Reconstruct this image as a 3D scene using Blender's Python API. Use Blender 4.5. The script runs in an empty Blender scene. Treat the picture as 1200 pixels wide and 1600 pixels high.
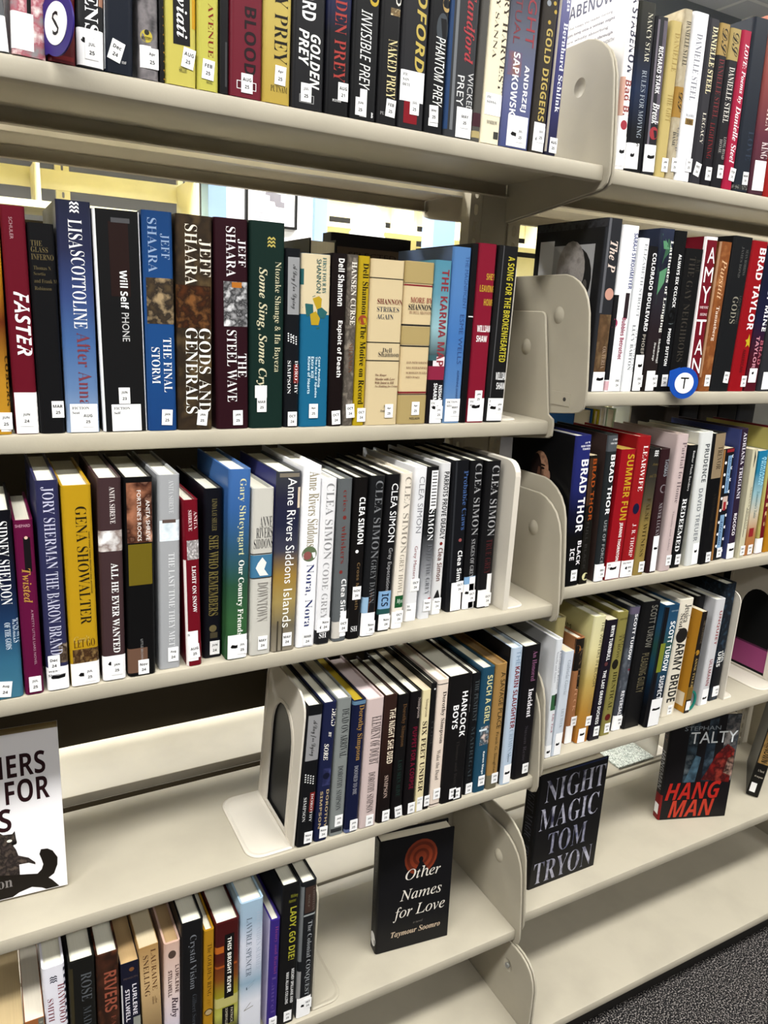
import bpy, bmesh, math, random
from mathutils import Matrix, Vector
S = bpy.context.scene
COL = S.collection
# ------------------------------------------------------------------ camera, world, light, exposure
cam = bpy.data.cameras.new('camera'); camo = bpy.data.objects.new('camera', cam); COL.objects.link(camo)
cam.sensor_fit = 'VERTICAL'; cam.sensor_height = 36.0; cam.lens = 26.3955; cam.clip_start = .05
camo.matrix_world = Matrix([[0.879802, 0.07718, -0.469033, -0.78224], [-0.472619, 0.247462, -0.84581, -0.837847], [0.050788, 0.965819, 0.254194, 1.317352], [0.0, 0.0, 0.0, 1.0]])
S.camera = camo
S.view_settings.view_transform = 'Standard'; S.view_settings.look = 'None'
S.view_settings.exposure = 0.0; S.view_settings.gamma = 1; S.view_settings.use_curve_mapping = False
wd = bpy.data.worlds.new('world'); S.world = wd; wd.use_nodes = True
wd.node_tree.nodes['Background'].inputs[0].default_value = (.9, .95, 1, 1)
wd.node_tree.nodes['Background'].inputs[1].default_value = 0.0
CEIL = 2.78
def area(name, x, y, z, sx, sy, e, col=(1, .985, .95), spread=150):
    l = bpy.data.lights.new(name, 'AREA'); l.shape = 'RECTANGLE'; l.size = sx; l.size_y = sy; l.energy = e; l.color = col; l.spread = math.radians(spread)
    o = bpy.data.objects.new(name, l); COL.objects.link(o); o.location = (x, y, z); return o
AISLE_AND_FILL = [(-2.5, -1.0), (-1.0, -.95), (.5, -.95), (2.0, -.95), (-1.6, -2.35), (.4, -2.35), (2.2, -2.35)]; POWER = (1.75, 1.0, .95, .95, .75, .75, .75)  # last three, farther out, are added fill to soften shade under shelves
FAR = [(-2.4, 1.0), (-1.1, 1.0), (.2, 1.0), (1.5, 1.0), (-2.2, 2.1), (-.9, 2.1), (.5, 2.1), (1.2, 2.3), (-2.6, 3.4), (-.6, 3.4), (1.5, 3.4), (3.6, 3.4), (-2.2, 5.4), (.2, 5.4), (2.6, 5.4)]
for (x, y), w_ in zip(AISLE_AND_FILL, POWER): area('aisle_and_fill_light', x, y, CEIL - .05, 1.2, .32, 28.5*w_)
for x, y in FAR:
    if y > 3:
        u = area('ceiling_fill', x, y, CEIL - .35, 1.1, .28, 26, spread=170); u.rotation_euler = (math.pi, 0, 0)  # added upward fill, there only to brighten the far ceiling
    area('room_light', x, y, CEIL - (.05 if y < 3 else .46), 1.2, .32, 46 if y < 2 else 62 if y < 3 else 62*.6, spread=160)
# ------------------------------------------------------------------ materials
def lin(h):
    r = [int(h[i:i+2], 16)/255 for i in (0, 2, 4)]; a, b = max(r), min(r)
    if a > .68 and (a-b)/a < .16: r = [min(c*1.09, .965) for c in r]        # papers and white jackets
    elif a > .12 and (a-b)/a > .4: r = [c*.85 for c in r]                   # printed inks
    return tuple(c/12.92 if c <= .04045 else ((c+.055)/1.055)**2.4 for c in r) + (1,)
MC = {}
def mat(key, rough=.38, spec=.2):
    k = (key, rough)
    if k in MC: return MC[k]
    m = bpy.data.materials.new(key.split(':')[0][:12]); m.use_nodes = True
    nt = m.node_tree; b = nt.nodes['Principled BSDF']; b.inputs['Roughness'].default_value = rough
    b.inputs['Specular IOR Level'].default_value = spec
    def node(t, **kw):
        n = nt.nodes.new(t)
        for a, v in kw.items(): setattr(n, a, v)
        return n
    if key.startswith('art:') or key.startswith('grad:'):
        p = key.split(':')[1].split(','); sc = None
        if p[-1].startswith('.'): sc = float(p.pop())
        ramp = node('ShaderNodeValToRGB'); el = ramp.color_ramp.elements
        while len(el) < len(p): el.new(.5)
        for i, c in enumerate(p): el[i].position = i/(len(p)-1); el[i].color = lin(c)
        tc = node('ShaderNodeTexCoord')
        if sc:
            no = node('ShaderNodeTexNoise'); no.inputs['Scale'].default_value = 1/sc; no.inputs['Detail'].default_value = 4
            nt.links.new(tc.outputs['Object'], no.inputs['Vector'])
            mr = node('ShaderNodeMapRange'); mr.inputs[1].default_value = .32; mr.inputs[2].default_value = .68
            nt.links.new(no.outputs[0], mr.inputs[0]); nt.links.new(mr.outputs[0], ramp.inputs[0])
        else:
            sp = node('ShaderNodeSeparateXYZ'); nt.links.new(tc.outputs['Generated'], sp.inputs[0]); nt.links.new(sp.outputs[2], ramp.inputs[0])
        nt.links.new(ramp.outputs[0], b.inputs['Base Color'])
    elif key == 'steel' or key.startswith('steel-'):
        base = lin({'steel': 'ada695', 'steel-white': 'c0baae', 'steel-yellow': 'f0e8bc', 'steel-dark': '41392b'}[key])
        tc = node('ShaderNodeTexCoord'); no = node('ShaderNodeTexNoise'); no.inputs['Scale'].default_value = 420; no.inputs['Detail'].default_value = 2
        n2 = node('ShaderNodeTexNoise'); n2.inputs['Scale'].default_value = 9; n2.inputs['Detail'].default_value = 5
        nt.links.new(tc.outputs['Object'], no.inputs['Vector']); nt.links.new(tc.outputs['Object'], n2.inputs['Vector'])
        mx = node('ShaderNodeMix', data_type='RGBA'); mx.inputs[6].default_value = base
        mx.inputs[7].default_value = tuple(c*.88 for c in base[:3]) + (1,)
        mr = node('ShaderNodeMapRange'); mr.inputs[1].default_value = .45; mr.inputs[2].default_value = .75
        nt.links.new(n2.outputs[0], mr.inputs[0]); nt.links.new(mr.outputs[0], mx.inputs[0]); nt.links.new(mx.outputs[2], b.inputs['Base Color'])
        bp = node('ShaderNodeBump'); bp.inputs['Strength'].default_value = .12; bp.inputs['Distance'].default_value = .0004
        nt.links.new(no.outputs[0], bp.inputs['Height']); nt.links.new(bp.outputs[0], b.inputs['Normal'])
    elif key.startswith('page:'):
        c = lin(key[5:]); tc = node('ShaderNodeTexCoord'); mp = node('ShaderNodeMapping'); mp.inputs['Scale'].default_value = (2600, 14, 14)
        no = node('ShaderNodeTexNoise'); no.inputs['Scale'].default_value = 1; no.inputs['Detail'].default_value = 1
        nt.links.new(tc.outputs['Object'], mp.inputs[0]); nt.links.new(mp.outputs[0], no.inputs['Vector'])
        mx = node('ShaderNodeMix', data_type='RGBA'); mx.inputs[6].default_value = tuple(x*.8 for x in c[:3]) + (1,); mx.inputs[7].default_value = c
        nt.links.new(no.outputs[0], mx.inputs[0]); nt.links.new(mx.outputs[2], b.inputs['Base Color'])
    elif key == 'carpet':
        tc = node('ShaderNodeTexCoord'); no = node('ShaderNodeTexNoise'); no.inputs['Scale'].default_value = 340; no.inputs['Detail'].default_value = 3
        nt.links.new(tc.outputs['Object'], no.inputs['Vector'])
        ramp = node('ShaderNodeValToRGB'); el = ramp.color_ramp.elements
        el[0].position = .44; el[0].color = lin('0b0b0d'); el[1].position = .62; el[1].color = lin('a39c97')
        e = el.new(.52); e.color = lin('1e1d1f')
        nt.links.new(no.outputs[0], ramp.inputs[0]); nt.links.new(ramp.outputs[0], b.inputs['Base Color'])
        bp = node('ShaderNodeBump'); bp.inputs['Strength'].default_value = .9; bp.inputs['Distance'].default_value = .006
        nt.links.new(no.outputs[0], bp.inputs['Height']); nt.links.new(bp.outputs[0], b.inputs['Normal'])
    elif key == 'tile':
        tc = node('ShaderNodeTexCoord'); br = node('ShaderNodeTexBrick'); br.offset = 0; br.inputs['Scale'].default_value = 1
        br.inputs['Brick Width'].default_value = .61; br.inputs['Row Height'].default_value = .61; br.inputs['Mortar Size'].default_value = .012
        br.inputs['Color1'].default_value = lin('c6c9ce'); br.inputs['Color2'].default_value = lin('c0c3c8'); br.inputs['Mortar'].default_value = lin('e0e2e4')
        nt.links.new(tc.outputs['Object'], br.inputs[0]); nt.links.new(br.outputs[0], b.inputs['Base Color'])
    elif key.startswith('glow'):
        b.inputs['Base Color'].default_value = (1, 1, 1, 1); b.inputs['Emission Color'].default_value = (1, .99, .96, 1)
        b.inputs['Emission Strength'].default_value = 5
    else:
        b.inputs['Base Color'].default_value = lin(key)
    MC[k] = m; return m
# ------------------------------------------------------------------ mesh helpers
class MB:
    def __init__(s): s.v = []; s.f = []; s.m = []; s.mats = []
    def mi(s, m):
        if m not in s.mats: s.mats.append(m)
        return s.mats.index(m)
    def add(s, vs, fs, m):
        o = len(s.v); s.v += [tuple(p) for p in vs]; i = s.mi(m)
        for f in fs: s.f.append([o+a for a in f]); s.m.append(i)
    def box(s, x0, x1, y0, y1, z0, z1, m):
        s.add([(x0,y0,z0),(x1,y0,z0),(x1,y1,z0),(x0,y1,z0),(x0,y0,z1),(x1,y0,z1),(x1,y1,z1),(x0,y1,z1)],
              [(0,3,2,1),(4,5,6,7),(0,1,5,4),(1,2,6,5),(2,3,7,6),(3,0,4,7)], m)
    def prism(s, pts, z0, z1, m, put=lambda a, b, c: (a, b, c), caps=True, wallm=None):
        n = len(pts); vs = [put(p[0], p[1], z0) for p in pts] + [put(p[0], p[1], z1) for p in pts]
        s.add(vs, [(i, (i+1) % n, n+(i+1) % n, n+i) for i in range(n)], m)
        if caps: s.add(vs, [tuple(range(n-1, -1, -1)), tuple(range(n, 2*n))], m)
    def build(s, name, parent=None, smooth=True, ang=.62, fix=True):
        me = bpy.data.meshes.new(name); me.from_pydata(s.v, [], s.f)
        for m in s.mats: me.materials.append(m)
        me.polygons.foreach_set('material_index', s.m)
        if fix:
            bm = bmesh.new(); bm.from_mesh(me); bmesh.ops.remove_doubles(bm, verts=bm.verts, dist=1e-6)
            bmesh.ops.recalc_face_normals(bm, faces=bm.faces); bm.to_mesh(me); bm.free()
        if smooth:
            me.polygons.foreach_set('use_smooth', [True]*len(me.polygons)); me.set_sharp_from_angle(angle=ang)
        o = bpy.data.objects.new(name, me); COL.objects.link(o)
        if parent: o.parent = parent
        return o
def tag(o, label=None, cat=None, group=None, kind=None):
    for k, v in (('label', label), ('category', cat), ('group', group), ('kind', kind)):
        if v: o[k] = v
    return o
def empty(name, loc, label, cat, group=None):
    o = bpy.data.objects.new(name, None); o.empty_display_size = .02; COL.objects.link(o); o.location = loc
    return tag(o, label, cat, group)
# lettering: glyph outlines as flat meshes, cached and normalised to a unit box
BASES = {'r': 0x1D400, 'R': 0x1D400, 'e': 0x1D434, 'E': 0x1D468, 'w': 0x1D4D0, 'S': 0x1D5D4, 'i': 0x1D608, 'I': 0x1D63C}
TC = {}
def styled(text, st):
    if st not in BASES: return text
    b = BASES[st]; body = ''
    for ch in text:
        if 'A' <= ch <= 'Z': body += chr(b + ord(ch) - 65)
        elif 'a' <= ch <= 'z':
            q = b + 26 + ord(ch) - 97; body += chr(0x210E if q == 0x1D455 else q)
        elif '0' <= ch <= '9' and st in 'rRS': body += chr({'S': 0x1D7EC}.get(st, 0x1D7CE) + ord(ch) - 48)
        else: body += ch
    return body
def set_type(keys):
    keys = [k for k in dict.fromkeys(keys) if k not in TC]; made = []
    for text, st in keys:
        c = bpy.data.curves.new('t', 'FONT'); c.body = styled(text, st); c.resolution_u = 2
        if st == 'r': c.offset = -.011
        o = bpy.data.objects.new('t', c); COL.objects.link(o); made.append((text, st, o, c))
    dg = bpy.context.evaluated_depsgraph_get()
    for text, st, o, c in made:
        ev = o.evaluated_get(dg); me = ev.to_mesh()
        vs = [(v.co.x, v.co.y) for v in me.vertices]; fs = [tuple(p.vertices) for p in me.polygons]; ev.to_mesh_clear()
        x0 = min(v[0] for v in vs); x1 = max(v[0] for v in vs); y0 = min(v[1] for v in vs); y1 = max(v[1] for v in vs)
        TC[(text, st)] = ([((v[0]-x0)/(x1-x0), (v[1]-y0)/(y1-y0)) for v in vs], fs, (x1-x0)/(y1-y0))
    for text, st, o, c in made: bpy.data.objects.remove(o); bpy.data.curves.remove(c)
def glyphs(text, st):
    if (text, st) not in TC: set_type([(text, st)])
    return TC[(text, st)]
def arcf(t, r):                                      # how far back the rounded spine lies at x
    def f(x):
        x = min(max(x, 0), t)
        e = r - x if x < r else (x - (t-r) if x > t-r else 0)
        return r - math.sqrt(max(r*r - e*e, 0)) if e > 0 else 0
    return f
class Face:                                          # prints onto one face of a book: P(u, z, lift)
    def __init__(s, mb, kind, t, d, h, r):
        s.mb, s.kind, s.t, s.d, s.h, s.n = mb, kind, t, d, h, 0; s.r = r; s.f = arcf(t, r)
    def P(s, u, z, off):
        if s.kind == 'spine':
            u = min(max(u, 0), s.t); y = s.f(u) - off; dx = 0
            if s.r and u < s.r: dx = -off*(1-u/s.r)
            if s.r and u > s.t-s.r: dx = off*(1-(s.t-u)/s.r)
            return (u+dx, y, z)
        if s.kind == 'back': return (-off, s.d-u, z)
        return (s.t+off, u, z)
    def off(s): s.n += 1; return .00006 + .00004*s.n
    def rect(s, u0, u1, z0, z1, m):
        o = s.off(); us = [u0]
        if s.kind == 'spine':
            for k in (.15, .35, .6, 1): us += [s.r*k, s.t-s.r*k]
            us = sorted(set([u0, u1] + [u for u in us if u0 < u < u1]))
        else: us = [u0, u1]
        vs = []; fs = []
        for u in us: vs += [s.P(u, z0, o), s.P(u, z1, o)]
        for i in range(len(us)-1): fs.append((2*i, 2*i+2, 2*i+3, 2*i+1))
        s.mb.add(vs, fs, m)
    def poly(s, pts, m):
        o = s.off(); s.mb.add([s.P(a, b, o) for a, b in pts], [tuple(range(len(pts)))], m)
    def disc(s, u, z, ru, rz, m, n=20):
        W = s.t if s.kind == 'spine' else s.d
        s.poly([(min(max(u+ru*math.cos(a), 0), W), z+rz*math.sin(a)) for a in [2*math.pi*i/n for i in range(n)]], m)
    def vert(s, text, st, m, ztop, zbot, uc, cap):    # runs down the spine, letter tops to the right
        vs, fs, _ = glyphs(text, st); o = s.off() + .0001
        s.mb.add([s.P(uc + (v[1]-.5)*cap, ztop - v[0]*(ztop-zbot), o) for v in vs], fs, m)
    def horz(s, text, st, m, u0, u1, ztop, zbot, shear=0):
        vs, fs, _ = glyphs(text, st); o = s.off() + .0001
        s.mb.add([s.P(u0 + v[0]*(u1-u0), zbot + v[1]*(ztop-zbot) + shear*v[0], o) for v in vs], fs, m)
def cover_mesh(mb, t, d, h, hard, m, sm):
    w = .0026 if hard else .0007; ws = .0032 if hard else .0009; r = min(.0045, .24*t) if hard else min(.0012, .1*t)
    pts = [(0, d)]; A = [i*math.pi/8 for i in range(5)]
    pts += [(r-r*math.cos(a), r-r*math.sin(a)) for a in A] + [(t-r+r*math.sin(a), r-r*math.cos(a)) for a in A] + [(t, d)]
    inn = [(t-w, d), (t-w, ws), (w, ws), (w, d)]
    al = pts + inn; n = len(al)
    vs = [(p[0], p[1], 0) for p in al] + [(p[0], p[1], h) for p in al]
    for i in range(n):
        j = (i+1) % n
        mb.add([vs[i], vs[j], vs[n+j], vs[n+i]], [(0, 1, 2, 3)], sm if i == 0 else m)
    mb.add(vs, [tuple(range(n-1, -1, -1)), tuple(range(n, 2*n))], m)
    return r, w, ws
WHITE = 'f0f0f0'
def sticker(face_t, text, x, z, tilt, parent, m0):
    mb = MB(); W, H = .0122, .0182; W = min(W, face_t*.9); ca, sa = math.cos(tilt), math.sin(tilt)
    P = lambda a, b, o: (x + a*ca - b*sa, -o, z + a*sa + b*ca)
    q = [(-W/2, -H/2), (W/2, -H/2), (W/2, H/2), (-W/2, H/2)]
    mb.add([P(a, b, .0006) for a, b in q] + [P(a, b, .0002) for a, b in q], [(0, 1, 2, 3), (0, 4, 5, 1), (1, 5, 6, 2), (2, 6, 7, 3), (3, 7, 4, 0)], m0)
    ink = mat('1c1c1e')
    for k, ln in enumerate(text.split('/')):
        vs, fs, asp = glyphs(ln, 'S'); ch = .0033; wd_ = min(ch*asp, W*.8); zc = .0035 - k*.0068
        mb.add([P((v[0]-.5)*wd_, zc + (v[1]-.5)*ch, .0008) for v in vs], fs, ink)
    return mb.build('date_label', parent, smooth=False, fix=False)
def decorate(F, deco, col, parent, mat_, r):
    t = F.t; X = lambda c: t*(.5 + c)
    for e in deco:
        k = e[0]
        if k == 'V': F.vert(e[1], e[2], mat_(e[3]), e[4], max(e[5], .002), X(e[6]), e[7]*t)
        elif k == 'H': F.horz(e[1], e[2], mat_(e[3]), X(e[4]), X(e[5]), max(e[6], .004), max(e[7], .0015))
        elif k == 'R': F.rect(max(X(e[4]), 0), min(X(e[5]), t), max(e[3], .0003), min(e[2], F.h-.0003), mat_(e[1]))
        elif k == 'W':
            for q in (-1, 0, 1):
                zc = e[2] + q*e[4]*.42*t; sz = e[4]*t; x0 = X(e[3]); g = sz*.11
                up = [(x0+sz*a, zc+sz*b_) for a, b_ in ((-.5, -.1), (-.25, .1), (0, -.1), (.25, .1), (.5, -.1))]
                F.poly([(a, b_+g) for a, b_ in up] + [(a, b_-g) for a, b_ in up[::-1]], mat_(e[1]))
        elif k == 'C': F.disc(X(e[3]), e[2], e[4]*t, e[5]*t, mat_(e[1]))
        elif k == 'P': F.poly([(min(max(X(a), 0), t), b) for a, b in e[2]], mat_(e[1]))
        elif k == 'D': sticker(t, e[1], X(e[3]), max(e[2], .0105 + abs(e[4])*.0001), math.radians(e[4]), parent, mat(WHITE, .5)).location.y = -.00004*F.n
        elif k == 'L':
            lm = MB(); G = Face(lm, 'spine', t, F.d, F.h, r); G.n = F.n+2
            z1, z0 = min(e[2], F.h-.001), max(e[3], .0005); x0, x1 = max(X(e[4]), 0), min(X(e[5]), t)
            G.rect(x0, x1, z0, z1, mat(WHITE, .3)); wl = x1-x0
            for i, ln in enumerate([q for q in e[1].split('/') if q]):
                vs, fs, asp = glyphs(ln, 'R'); ch = .0030; w2 = min(ch*asp, wl*.86); zt = z1 - .003 - i*.0052
                if zt - ch > z0: G.horz(ln, 'R', mat('26262a'), x0+wl*.08, x0+wl*.08+w2, zt, zt-ch)
            if e[6]:
                rnd = random.Random(int(z1*1e5)); a = x0 + wl*rnd.uniform(.1, .3); b = x0 + wl*rnd.uniform(.55, .9); zc = z0 + (z1-z0)*rnd.uniform(.35, .7)
                G.poly([(a, zc), (a+wl*.08, zc+.003), ((a+b)/2, zc+.0018), (b, zc+.0034), (b-wl*.03, zc-.001), ((a+b)/2, zc-.0022), (a+wl*.06, zc-.0016)], mat('0c0c0c'))
            lm.build('spine_label', parent, smooth=False, fix=False)
def side_print(mb, t, d, h, r, what):
    F = Face(mb, 'back', t, d, h, r)
    if what == 'stab':
        F.horz('STABENOW', 'S', mat('55566a'), .022, d-.03, h-.02, h-.036)
        rnd = random.Random(4)
        for i, s_ in enumerate(['A story that keeps the reader turning', 'the pages long into a winter night', 'They are wholly absorbing', 'and great fun to follow through', 'BOOK REVIEW ON MYSTERIES IN THE NORTH', 'praise for the series', 'a tale to linger over']):
            F.horz(s_, 'S' if i % 2 else 's', mat('74707a'), .02, d-.02-rnd.uniform(0, .04), h-.046-i*.0085, h-.0505-i*.0085)
        F.rect(0, d-.012, .0005, h-.13, mat('art:c8bcb6,e4dede,b8a49c,.04'))
    if what == 'man':
        F.rect(.0, d, h-.012, h-.001, mat('art:1b1b1d,3a3a3e,1b1b1d,.012'))
        F.rect(.012, d-.02, .02, h-.034, mat('a4a4a6')); F.rect(.012, .045, .02, h-.026, mat('c4c4c6'))
        cx, cz = .086, h-.070
        F.disc(cx+.012, cz-.012, .034, .044, mat('1d1c1d')); F.disc(cx, cz, .031, .042, mat('art:8a8480,9c9692,6e6866,.02')); F.poly([(cx-.03, cz-.02), (cx-.024, cz-.075), (cx+.02, cz-.08), (cx+.03, cz-.02)], mat('7a7472'))
        for s_ in (-1, 1): F.disc(cx-.006+s_*.012, cz-.02, .006, .0035, mat('1a1a1a')); F.disc(cx-.006+s_*.012, cz-.015, .008, .0016, mat('222222'))
        F.poly([(cx-.01, cz-.02), (cx-.004, cz-.02), (cx-.002, cz-.042), (cx-.014, cz-.042)], mat('565250')); F.disc(cx+.034, cz-.024, .005, .011, mat('56524f'))
    if what == 'face':
        cx, cz = .074, h-.066
        F.disc(cx, cz, .021, .030, mat('art:8a6450,a07860,5a3c2e,.02')); F.disc(cx-.009, cz-.002, .013, .027, mat('1a1110'))
        F.poly([(cx-.014, cz-.012), (cx+.017, cz-.014), (cx+.012, cz-.046), (cx-.002, cz-.052)], mat('7c5846')); F.disc(cx+.006, cz+.003, .0055, .0022, mat('1c1210')); F.disc(cx+.006, cz+.008, .007, .0016, mat('20140f'))
        F.poly([(cx-.004, cz+.004), (cx+.001, cz+.004), (cx+.003, cz-.013), (cx-.007, cz-.013)], mat('5a3a2c')); F.disc(cx+.001, cz-.022, .007, .0016, mat('5c2c26')); F.disc(cx+.022, cz-.008, .004, .010, mat('9a7460'))
    if what == 'pink':
        F.rect(.001, d-.001, .012, .062, mat('a84a80')); F.rect(.001, d-.001, .062, .066, mat('5c2848'))
    if what == 'orange':
        for i in range(7): F.horz(['A novel to return to,', 'warm and wise', 'A master of the', 'everyday at the', 'height of her powers', 'read it slowly', 'and then again'][i], 's', mat('6a3c10'), .06, d-.02-(i % 3)*.012, h-.016-i*.011-(i//2)*.008, h-.021-i*.011-(i//2)*.008)
        F.rect(d-.03, d-.006, .012, .04, mat('dcd0b8'))
    if what == 'bloom':
        F.horz('THE WINTERS', 's', mat('8a7c44'), .03, .07, h-.022, h-.027); F.horz('IN BLOOM', 's', mat('6c6036'), .03, .105, h-.034, h-.042)
NB = 0
def book(loc, rot, t, h, d, hard, col, side, deco, label, page='e6dfce', sidetext=None, front=None, frontdeco=None, group=None, pivot=0.0, matrix=None, name='book'):
    root = empty(name, loc, label, 'book', group)
    if matrix is not None: root.matrix_world = matrix
    else: root.rotation_euler = (0, rot, 0)
    mb = MB(); m = mat(col)
    r, w, ws = cover_mesh(mb, t, d, h, hard, m, mat(side) if side else m)
    F = Face(mb, 'spine', t, d, h, r)
    if sidetext: side_print(mb, t, d, h, r, sidetext)
    if front: front(Face(mb, 'front', t, d, h, r))
    decorate(F, deco, col, root, mat, r)
    c = mb.build('cover', root, fix=False)
    rec = .0035 if hard else .0003; pb = MB()
    pb.box(w+.0001, t-w-.0001, ws+.0004, d-(.004 if hard else .0005), rec, h-rec, mat('page:'+page, .7))
    p = pb.build('page_block', root, smooth=False)
    for o in list(root.children):
        o.location.x -= pivot
    return root

ZS = {'L1': 1.5289, 'L2': 1.1713, 'L3': 0.8899, 'L4': 0.58, 'L5': 0.2677, 'R1': 1.5277, 'R2': 1.2216, 'R3': 0.9154, 'R4': 0.6073, 'R5': 0.2963, 'R6': 0.09, 'L6': 0.09}
DEPTH = 0.2175
SETB = 0.0564
STEEL = mat('steel', .42); STEELW = mat('steel-white', .4); STEELY = mat('steel-yellow', .45)
D_ = DEPTH; YC = .235
# ------------------------------------------------------------------ room shell
def shell(name, x0, x1, y0, y1, z0, z1, m):
    b = MB(); b.box(x0, x1, y0, y1, z0, z1, m); return tag(b.build(name, smooth=False), kind='structure')
shell('floor', -5.2, 5.7, -3.2, 7.7, -.1, 0, mat('carpet', .95))
shell('ceiling', -5.2, 5.7, -3.2, 7.7, CEIL, CEIL+.1, mat('tile', .9))
shell('wall_back', -5.2, 5.7, 7.5, 7.7, 0, CEIL, mat('a3a19a', .8))
shell('wall_front', -5.2, 5.7, -3.2, -3.0, 0, CEIL, mat('34322d', .8))
shell('wall_left', -5.2, -5.0, -3.0, 7.5, 0, CEIL, mat('57554f', .8))
shell('wall_right', 5.5, 5.7, -3.0, 7.5, 0, CEIL, mat('57554f', .8))
shell('trim_1', 1.72, 2.62, 2.0, 2.12, 2.42, CEIL, mat('8f969e', .8))
shell('trim_2', 2.62, 3.1, 1.94, 2.12, 0, CEIL, mat('dcdad4', .8))
LBL = ['over the near aisle', 'over the far aisle', 'deeper in the room']
for n, (x, y) in enumerate(AISLE_AND_FILL + FAR):  # outer near-aisle fixtures are housings for the added fill lamps
    hang = .36 if y > 3 else 0  # drop and rods are made up to carry the added upward fill
    t = empty('ceiling_light', (x, y, CEIL-.04-hang), ('hanging' if hang else 'flat') + ' white ceiling light fixture ' + LBL[0 if n < len(AISLE_AND_FILL) else (1 if y < 3 else 2)], 'light', 'ceiling light fixtures ' + LBL[0 if n < len(AISLE_AND_FILL) else (1 if y < 3 else 2)])
    if hang:
        for hx in (-.5, .5): b = MB(); b.box(hx-.004, hx+.004, -.004, .004, .04, .04+hang, mat('c8c8c8', .4)); b.build('added_hanger', t, smooth=False)
    b = MB(); b.box(-.62, .62, -.18, .18, 0, .04, mat('e8e8e6', .5)); b.build('housing', t, smooth=False)
    b = MB(); b.box(-.6, .6, -.16, .16, -.003, 0, mat('glow')); b.build('diffuser', t, smooth=False)
# ------------------------------------------------------------------ library shelving
def off_path(P, th):
    n = len(P); N = []
    for i in range(n):
        a = P[max(i-1, 0)]; b = P[min(i+1, n-1)]; dx, dy = b[0]-a[0], b[1]-a[1]; l = math.hypot(dx, dy); N.append((dy/l, -dx/l))
    return [(p[0]+q[0]*th, p[1]+q[1]*th) for p, q in zip(P, N)]
def deck(parent, x0, x1, dep, lip, mir, m):
    P = [(.014, -lip), (.003, -lip), (.0009, -lip+.0009), (0, -lip+.003), (0, -.005), (.0014, -.0015), (.005, 0), (dep-.003, 0), (dep-.0008, -.0008), (dep, -.003), (dep, -.0212), (dep-.012, -.0212)]
    Q = off_path(P, .0014); ring = P + Q[::-1]
    b = MB(); s = -1 if mir else 1
    b.prism(ring, x0, x1, m, put=lambda a, c, x: (x, s*a, c)); return b.build('shelf_deck', parent)
STD = [(.214, .165), (.06, .167), (.045, .1635), (.030, .156), (.017, .145), (.008, .131), (.002, .113), (-.004, .07), (-.0105, .01), (-.0115, -.012), (-.008, -.024), (0, -.030), (.015, -.033), (.214, -.058)]
SMALL = [(.16, .163), (.043, .163), (.037, .161), (.033, .155), (.004, .01), (-.008, .004), (-.010, -.004), (-.009, -.022), (-.003, -.026), (.16, -.050)]
BASE = [(.214, .112), (.03, .139), (-.003, .143), (-.020, .142), (-.036, .137), (-.048, .128), (-.056, .114), (-.060, .096), (-.060, -.085), (.214, -.085)]
def end_panel(parent, prof, x, dent, mir=False, at=(.066, .108), m=None, stud=False):
    """plate with a rolled rim and a pressed dimple; dent is the x-way the dimple is pushed"""
    m = m or STEEL; s = -1 if mir else 1; th = .004
    cx = sum(p[0] for p in prof)/len(prof); cz = sum(p[1] for p in prof)/len(prof)
    ins = off_path(prof + prof[:1], -.0011)[:-1]
    bm = bmesh.new(); R = .0115; K = 20; hy, hz = at
    def loop(pts, xx): return [bm.verts.new((xx, s*p[0], p[1])) for p in pts]
    rings = [loop(ins, x), loop(prof, x+.0011), loop(prof, x+th-.0011), loop(ins, x+th)]
    for a, c in zip(rings, rings[1:]):
        for i in range(len(a)): bm.faces.new((a[i], a[(i+1) % len(a)], c[(i+1) % len(a)], c[i]))
    for k, side in ((0, x), (3, x+th)):
        hole = [bm.verts.new((side, s*(hy+R*math.cos(2*math.pi*i/K)), hz+R*1.1*math.sin(2*math.pi*i/K))) for i in range(K)]
        E = [bm.edges.new((hole[i], hole[(i+1) % K])) for i in range(K)]
        L = rings[k]
        for i in range(len(L)): E.append(bm.edges.get((L[i], L[(i+1) % len(L)])))
        bmesh.ops.triangle_fill(bm, use_beauty=True, edges=E)
        prev = hole
        for q in (.8, .55, .28):
            dx = dent*.0045*(1-q*q)
            cur = [bm.verts.new((side+dx, s*(hy+R*q*math.cos(2*math.pi*i/K)), hz+R*1.1*q*math.sin(2*math.pi*i/K))) for i in range(K)]
            for i in range(K): bm.faces.new((prev[i], prev[(i+1) % K], cur[(i+1) % K], cur[i]))
            prev = cur
        bm.faces.new(prev)
    bmesh.ops.recalc_face_normals(bm, faces=bm.faces)
    me = bpy.data.meshes.new('end_panel'); bm.to_mesh(me); bm.free(); me.materials.append(m)
    me.polygons.foreach_set('use_smooth', [True]*len(me.polygons)); me.set_sharp_from_angle(angle=.5)
    o = bpy.data.objects.new('end_panel', me); COL.objects.link(o); o.parent = parent
    if stud:
        b = MB(); n = 12
        b.prism([(hy+.0045*math.cos(2*math.pi*i/n), hz+.0045*math.sin(2*math.pi*i/n)) for i in range(n)], x-.003, x+.001, mat('8c8c88', .3), put=lambda a, c, xx: (xx, s*a, c)); b.build('bolt', o)
    return o
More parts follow.
